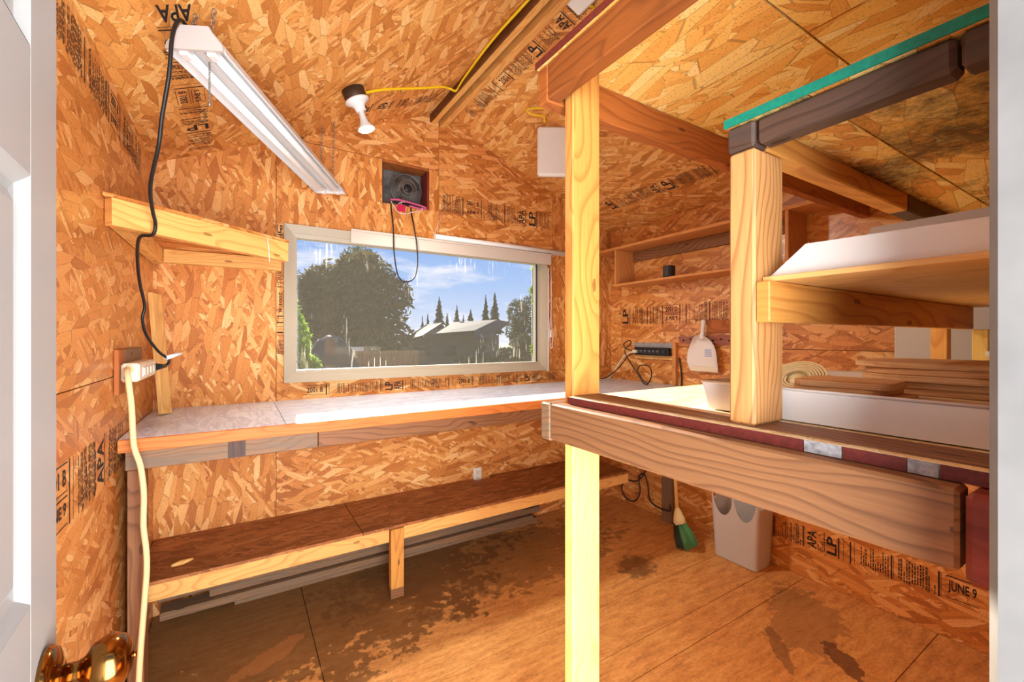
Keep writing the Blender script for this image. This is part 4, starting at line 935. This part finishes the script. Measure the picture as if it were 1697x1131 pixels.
# coiled strap
st = thing('strap_coil', 'pale yellow flat strap coil at the tray end beside the shelf post', 'strap', (1.02, .475, TZ)); KM = frame((1.03, .470, TZ+.046), (.1, 1, .12), (-.62, -.05, .8))
m = MB(); V = []; U = []; turns = 6; stp = 24
for i in range(turns*stp+1):
    a = 2*math.pi*i/stp; r_ = .020+.0056*i/stp
    for h, dr in ((-.010, 0), (.010, 0), (.010, .0042), (-.010, .0042)): V.append(KM @ Vector(((r_+dr)*math.cos(a), (r_+dr)*math.sin(a), h))); U.append((i*.01, h))
m.faces(V, [(4*i+k, 4*i+(k+1) % 4, 4*i+4+(k+1) % 4, 4*i+4+k) for i in range(turns*stp) for k in range(4)], U, False); m.build('coil', 'hose', st)
MB().lathe([(0, -.009), (.019, -.009), (.019, .006), (0, .006)], KM, 20).build('core', 'hose', st)
# cardboard box on middle shelf
cbx2 = thing('cardboard_box', 'open white cardboard box on the middle shelf', 'box', (.95, .22, 1.398))
def slab(mb, P, n): mb.prism(P, n, (0, 1, 0), (0, 0, 1))
BX0, BX1, BY0, BY1, BZ0 = .724, 1.02, YF+.006, .372, 1.3978
m = MB(); slab(m, [(BX0, BY1, BZ0), (BX0, BY0, BZ0), (BX0, BY0, BZ0+.040), (BX0, BY1-.052, BZ0+.044)], (.003, 0, 0)); m.build('front_wall', 'cardboard', cbx2)
m = MB(); slab(m, [(BX1-.06, BY1-.01, BZ0), (BX1-.06, BY0, BZ0), (BX1-.06, BY0, BZ0+.10), (BX1-.06, BY1-.055, BZ0+.10), ], (.003, 0, 0)); m.build('back_wall', 'cardboard', cbx2)
m = MB(); m.prism([(BX0, BY1-.002, BZ0), (BX1-.06, BY1-.012, BZ0), (BX1-.06, BY1-.052, BZ0+.044), (BX0, BY1-.053, BZ0+.043)], (0, -.003, .002), (1, 0, 0), (0, 0, 1)); m.build('end_wall', 'cardboard', cbx2)
m = MB(); m.prism([(BX0+.004, BY0, BZ0+.001), (BX1-.062, BY0, BZ0+.001), (BX1-.062, BY1-.016, BZ0+.001), (BX0+.004, BY1-.008, BZ0+.001)], (0, 0, .002), (1, 0, 0), (0, 1, 0)); m.build('bottom', 'cardboard', cbx2)
# grey box far back, bundle of sticks, white lid
gb = thing('grey_carton', 'tall light grey carton at the back of the deck', 'carton', (2.25, .35, 1.157))
bx('body', 'greybox', gb, 2.02, 2.48, YF+.01, .60, 1.1575, 1.52, bev=.004)
bx('lid', 'greybox', gb, 2.012, 2.488, YF+.006, .608, 1.50, 1.532, bev=.004)
rr = random.Random(11)
for i in range(7):
    y = .115+rr.uniform(0, .02); z = 1.1578+i*.0135
    q = MB().box(1.70+rr.uniform(0, .015), 1.735+rr.uniform(0, .01), y, y+.185, z, z+.013, bev=.001).build('thin_batten', 'plaque', None, (1.72, y, z))
    setp(q, ('topmost thin batten' if i == 6 else ordn[i]+' thin batten from below')+' in the pile at the back of the deck' if i else 'lowest thin batten in the pile at the back of the deck', 'batten', 'thin battens piled at the back of the deck')
wlid = thing('white_lid', 'white plastic lid resting on the pile of thin battens', 'lid', (1.72, .21, 1.253))
bx('plate', 'white_plastic', wlid, 1.69, 1.76, .11, .31, 1.2528, 1.262, bev=.002); bx('lip', 'white_plastic', wlid, 1.686, 1.69, .11, .31, 1.250, 1.264, bev=.001)

# ------------------------------------------------------------------ white panel door, open against the left wall
hinge = Vector((DX0+.004, YF+.012, .012)); far = Vector((-.205, .808, .012)); dv = (far-hinge).normalized(); DL = (far-hinge).length
do = setp(thing('door_1', 'white six panel door standing open at the left', None, tuple(hinge)), kind='structure')
# local: x along door, y to the left (away from view), z up
DM_ = frame(hinge, dv, (0, 0, 1))
def db(name, mat, x0, x1, z0, z1, y0=0.0, y1=.038, par=do, bev=.001): return MB().box(x0, x1, y0, y1, z0, z1, DM_, 2 if z1-z0 > x1-x0 else 0, bev).build(name, mat, par)
stl = .108; mid = DL/2
rails = [(0, .20), (.80, 1.00-.012), (1.470, 1.615), (1.90, 2.01)]
for x0, x1 in ((0, stl), (mid-.05, mid+.05), (DL-stl, DL)): db('stile', 'white_paint', x0, x1, 0, 2.01)
for z0, z1 in rails:
    for x0, x1 in ((stl, mid-.05), (mid+.05, DL-stl)): db('rail', 'white_paint', x0, x1, z0, z1)
for (za, zb) in ((.20, .80), (.988, 1.470), (1.615, 1.90)):
    for x0, x1 in ((stl, mid-.05), (mid+.05, DL-stl)):
        p_ = db('panel', 'white_paint', x0, x1, za, zb, .012, .026)
        V = []
        for e_, y in ((.0, .0), (.006, .004), (.014, .010), (.024, .012), (.040, .004)):
            V += [(x0+e_, y, za+e_), (x1-e_, y, za+e_), (x1-e_, y, zb-e_), (x0+e_, y, zb-e_)]
        V = [DM_ @ Vector(v) for v in V]
        F = [(l*4+i, l*4+(i+1) % 4, l*4+4+(i+1) % 4, l*4+4+i) for l in range(4) for i in range(4)]+[(16, 17, 18, 19)]
        MB().faces(V, F, [(v[1], v[2]) for v in V]).build('moulding', 'white_paint', p_)
KP = DM_ @ Vector((DL-.062, 0, .870)); KM_ = frame(KP, dv, -Vector((DM_[0][1], DM_[1][1], DM_[2][1]))) @ Matrix.Scale(1.15, 4)
kn = MB().lathe([(0, .0), (.034, .0), (.035, .004), (.031, .010), (.020, .014), (.014, .016), (0, .016)], KM_, 28).build('rosette', 'knob', do)
MB().lathe([(.0, .014), (.012, .014), (.011, .026), (.014, .032), (.024, .038), (.0285, .048), (.0285, .056), (.024, .066), (.014, .071), (0, .0725)], KM_, 28).build('knob', 'knob', do)
MB().lathe([(0, .072), (.004, .072), (.004, .075), (0, .075)], KM_, 12).build('lock_button', 'knob', do)

# ------------------------------------------------------------------ outside
def out(u, v, y):   # a point outside the window, by bearing
    s_, c_ = math.sin(YAW), math.cos(YAW); a = (u-848.5)/720; d = (s_+a*c_, c_-a*s_, -(v-560)/720); k = y/d[1]
    return Vector((d[0]*k, y, 1.3+d[2]*k))
GZ = -1.2
gr = struct('ground', MB().box(-60, 120, YB+1.2, 160, GZ-.1, GZ, bev=0), 'grass', 'dry grass yard outside the window')
def foliage(name, parent, blobs, n, size, mat, seed, flat=.0):
    r = random.Random(seed); m = MB()
    for _ in range(n):
        bl_ = r.choices(blobs, [b_[3]*b_[4]*b_[5] for b_ in blobs])[0]
        while True:
            p = Vector((r.uniform(-1, 1), r.uniform(-1, 1), r.uniform(-1, 1)))
            if p.length <= 1 and (p.length > .55 or r.random() < .35): break
        c_ = Vector((bl_[0]+p.x*bl_[3], bl_[1]+p.y*bl_[4], bl_[2]+p.z*bl_[5]))
        if c_.z < GZ+.05: continue
        a = Vector((r.gauss(0, 1), r.gauss(0, 1), r.gauss(0, 1)*(1-flat))).normalized(); b_ = a.orthogonal().normalized(); s_ = size*r.uniform(.6, 1.4)
        m.poly([c_-a*s_, c_+b_*s_*.42, c_+a*s_, c_-b_*s_*.42], [(0, 0), (1, 0), (1, 1), (0, 1)])
    return m.build(name, mat, parent)
def broadleaf(name, lab, u, y, blobs, n, size, mat, seed, cat='tree'):
    base = out(u, 560, y); base.z = GZ; t = thing(name, lab, cat, tuple(base))
    B = []
    for (bu_, bv, dy, ru, rv) in blobs:
        c_ = out(bu_, bv, y+dy); k = (y+dy)/720*1.08; B.append((c_.x, c_.y, c_.z, ru*k, ru*k*.8, rv*k))
    foliage('crown', t, B, n, size, mat, seed)
    top = max(B, key=lambda b_: b_[2])
    MB().tube([base, base+Vector((.05, 0, (top[2]-GZ)*.45)), Vector((top[0], top[1], top[2]))], [.16, .11, .03], 8, smooth=3).build('trunk', 'bark', t)
    for b_ in B[:5]: MB().tube([base+Vector((.03, 0, (top[2]-GZ)*.35)), Vector(b_[:3])], [.07, .02], 6, smooth=1).build('limb', 'bark', t)
    return t
broadleaf('broad_tree', 'large olive brown tree filling the left of the window view', 580, 15, [(565, 500, 0, 60, 62), (605, 500, .6, 58, 75), (525, 510, 0, 45, 50), (592, 440, 0, 32, 26), (640, 500, .3, 42, 45), (660, 485, .2, 26, 22), (560, 560, 0, 80, 40), (640, 560, .4, 45, 35), (505, 470, .2, 26, 20), (540, 470, .2, 36, 26)], 9000, .13, 'leaf_olive', 1)
broadleaf('slim_tree', 'slim dark tree top rising behind the large olive tree', 600, 22, [(598, 440, 0, 24, 30), (585, 430, .2, 18, 18), (622, 452, .3, 16, 18), (600, 500, 0, 30, 50)], 2600, .13, 'leaf_dark', 21)
broadleaf('distant_tree', 'rounded dark tree behind the right end of the house roof', 862, 34, [(858, 520, 0, 22, 28), (878, 515, .5, 22, 30), (868, 560, 0, 30, 34), (850, 545, 0, 16, 22)], 4500, .16, 'leaf_dark', 2)
broadleaf('hedge_shrub', 'dark shrub below the right side of the house roof', 850, 22, [(840, 590, 0, 26, 16), (870, 580, .5, 26, 30), (805, 600, .3, 24, 14), (770, 600, .3, 24, 12)], 3600, .12, 'leaf_dark', 3, 'shrub')
broadleaf('green_bush', 'bright green bush at the lower left of the window', 496, 6.2, [(492, 575, 0, 18, 45), (500, 610, .2, 24, 22), (486, 530, 0, 10, 30)], 1900, .045, 'leaf_bright', 4, 'bush')
broadleaf('leafy_shoot', 'bright leafy shoots at the right edge of the window', 890, 4.0, [(886, 445, 0, 5, 16), (884, 482, .05, 8, 10), (887, 505, 0, 6, 12), (885, 580, 0, 6, 14), (884, 608, 0, 8, 10), (892, 540, .1, 5, 50)], 520, .030, 'leaf_bright', 5, 'shrub')
def conifer(lab, u, vt, y, wpx, seed):
    top = out(u, vt, y); base = Vector((top.x, top.y, GZ)); t = thing('conifer', lab, 'tree', tuple(base), 'distant conifers'); r = random.Random(seed); Hh = top.z-GZ; Rm = wpx/720*y*1.05; m = MB()
    vis = min(Hh, 5.5)
    for i in range(700):
        f = r.random()**.8; z = top.z-f*vis; rad = Rm*(.10+f*2.0)*(.75+.35*math.sin(i*2.4)); a = r.uniform(0, 2*math.pi); L_ = rad*r.uniform(.45, 1); c_ = Vector((top.x, top.y, z)); d = Vector((math.cos(a), math.sin(a), 0)); w = d.cross(Vector((0, 0, 1)))*(.05+.10*rad)
        tip = c_+d*L_+Vector((0, 0, -.25*L_)); mi = c_+d*L_*.55+Vector((0, 0, .02))
        m.poly([c_, mi+w, tip, mi-w], [(0, 0), (1, 0), (1, 1), (0, 1)]); m.poly([c_+Vector((0, 0, .1)), mi+Vector((0, 0, .09)), tip+Vector((0, 0, -.08)), mi+Vector((0, 0, -.14))], [(0, 0), (1, 0), (1, 1), (0, 1)])
    m.build('needles', 'leaf_conifer', t); MB().tube([base, top], [.14, .02], 6, smooth=1).build('trunk', 'bark', t)
for lab, u, vt, y, w, sd_ in (('tall conifer rising over the left roof slope', 728, 492, 46, 11, 1), ('thin distant conifer in the middle of the window', 757, 506, 60, 8, 2), ('left one of the paired conifers behind the house', 805, 489, 44, 9, 3), ('right one of the paired conifers behind the house', 820, 485, 51, 10, 4),
    ('short conifer beside the left roof edge', 700, 524, 51, 6, 5), ('short conifer left of the tall conifer', 709, 520, 60, 6, 6), ('low bushy conifer behind the roof ridge', 780, 514, 55, 13, 7), ('small conifer right of the tall conifer', 741, 520, 52, 8, 8), ('small conifer between low bushy and paired conifers', 768, 522, 64, 6, 9)):
    conifer(lab, u, vt, y, w, sd_)
# house
ho = thing('house', 'brown roofed neighbouring house beyond the yard', 'house', tuple(out(760, 590, 27)*1.0))
hy = 27
def hp(u, v, dy=0.0): return out(u, v, hy+dy)
def roofq(name, pts, mat='roof'):
    P = [Vector(p) for p in pts]; n = (P[1]-P[0]).cross(P[2]-P[0]).normalized(); m = MB(); n = n if n.z > 0 else -n
    m.prism(P, -n*.16, (1, 0, 0), (0, 1, .3)); return m.build(name, mat, ho)
roofq('roof_slope', [hp(722, 553, -2), hp(786, 548, -1.5), hp(824, 530, 3.5), hp(752, 534, 3.5)])
roofq('roof_slope', [hp(786, 548, -1.5), hp(788, 560, -3), hp(806, 561, -3), hp(844, 534, 3.5), hp(824, 530, 3.5)])
roofq('roof_slope', [hp(660, 567, -3), hp(700, 556, -3), hp(733, 535, 2), hp(706, 538, 2)])
roofq('fascia', [hp(656, 569, -3.1), hp(661, 566, -3.1), hp(707, 537.5, 1.9), hp(704, 540, 1.9)], 'blind')
for u_ in (764, 784, 803, 820): 
    c_ = hp(u_, 534.5, 3.2); MB().box(c_.x-.18, c_.x+.18, c_.y-.15, c_.y+.15, c_.z-.12, c_.z+.06, bev=.02).build('roof_vent', 'house_wall', ho)
c0, c1 = hp(672, 565, -1.2), hp(834, 560, -.8)
MB().box(c0.x+.6, c1.x, hy-.2, hy+5.0, GZ, 1.50, bev=0).build('wall', 'house_wall', ho)
MB().box(hp(735, 560, 2).x, c1.x-1.2, hy+1.0, hy+6.0, 1.4, 1.95, bev=0).build('wall', 'house_wall', ho)
for u_ in (700, 745, 795):
    c_ = hp(u_, 580, -.2); w_ = MB().box(c_.x-.5, c_.x+.5, hy-.24, hy-.19, .1, .75, bev=.01).build('window', 'black_plastic', ho)
# fence and yard things
fe = thing('yard_fence', 'brown board fence across the yard', 'fence', tuple(out(620, 600, 9.5)))
a_, b_ = out(540, 583, 9.6), out(694, 582, 9.6); nb = 16
for i in range(nb):
    x0 = a_.x+(b_.x-a_.x)*i/nb; x1 = a_.x+(b_.x-a_.x)*(i+1)/nb-.012; MB().box(x0, x1, 9.6, 9.622, GZ, a_.z+rnd.uniform(-.01, .01), grain=2, bev=.003).build('fence_board', 'fence_wood', fe)
for z_ in (-.6, .3): MB().box(a_.x, b_.x, 9.622, 9.66, z_, z_+.09).build('fence_rail', 'fence_wood', fe)
pl_ = out(572, 577, 9.2); MB().box(pl_.x, out(602, 580, 9.2).x, 9.2, 9.34, pl_.z-.07, pl_.z+.015).build('cap_board', 'blind', fe)
MB().box(pl_.x+.02, pl_.x+.11, 9.22, 9.31, GZ, pl_.z-.07, bev=.003).build('cap_post', 'fence_wood', fe)
q0 = out(510, 580, 8.0)
tp = thing('covered_pile', 'dark tarp covered mound beside the green bush', 'tarp', (q0.x, q0.y, GZ)); V = []; U = []
for i in range(9):
    for j in range(9):
        a, b2_ = i/8*2-1, j/8*2-1; h = math.sqrt(max(0, 1-.9*a*a))*math.sqrt(max(0, 1-.9*b2_*b2_)); V.append((q0.x+a*.75+.3, q0.y+b2_*.7, GZ+(2.55+.25*a)*h)); U.append((a, b2_))
MB().faces(V, [(i*9+j, i*9+j+1, (i+1)*9+j+1, (i+1)*9+j) for i in range(8) for j in range(8)], U, True).build('tarp', 'tarp', tp)
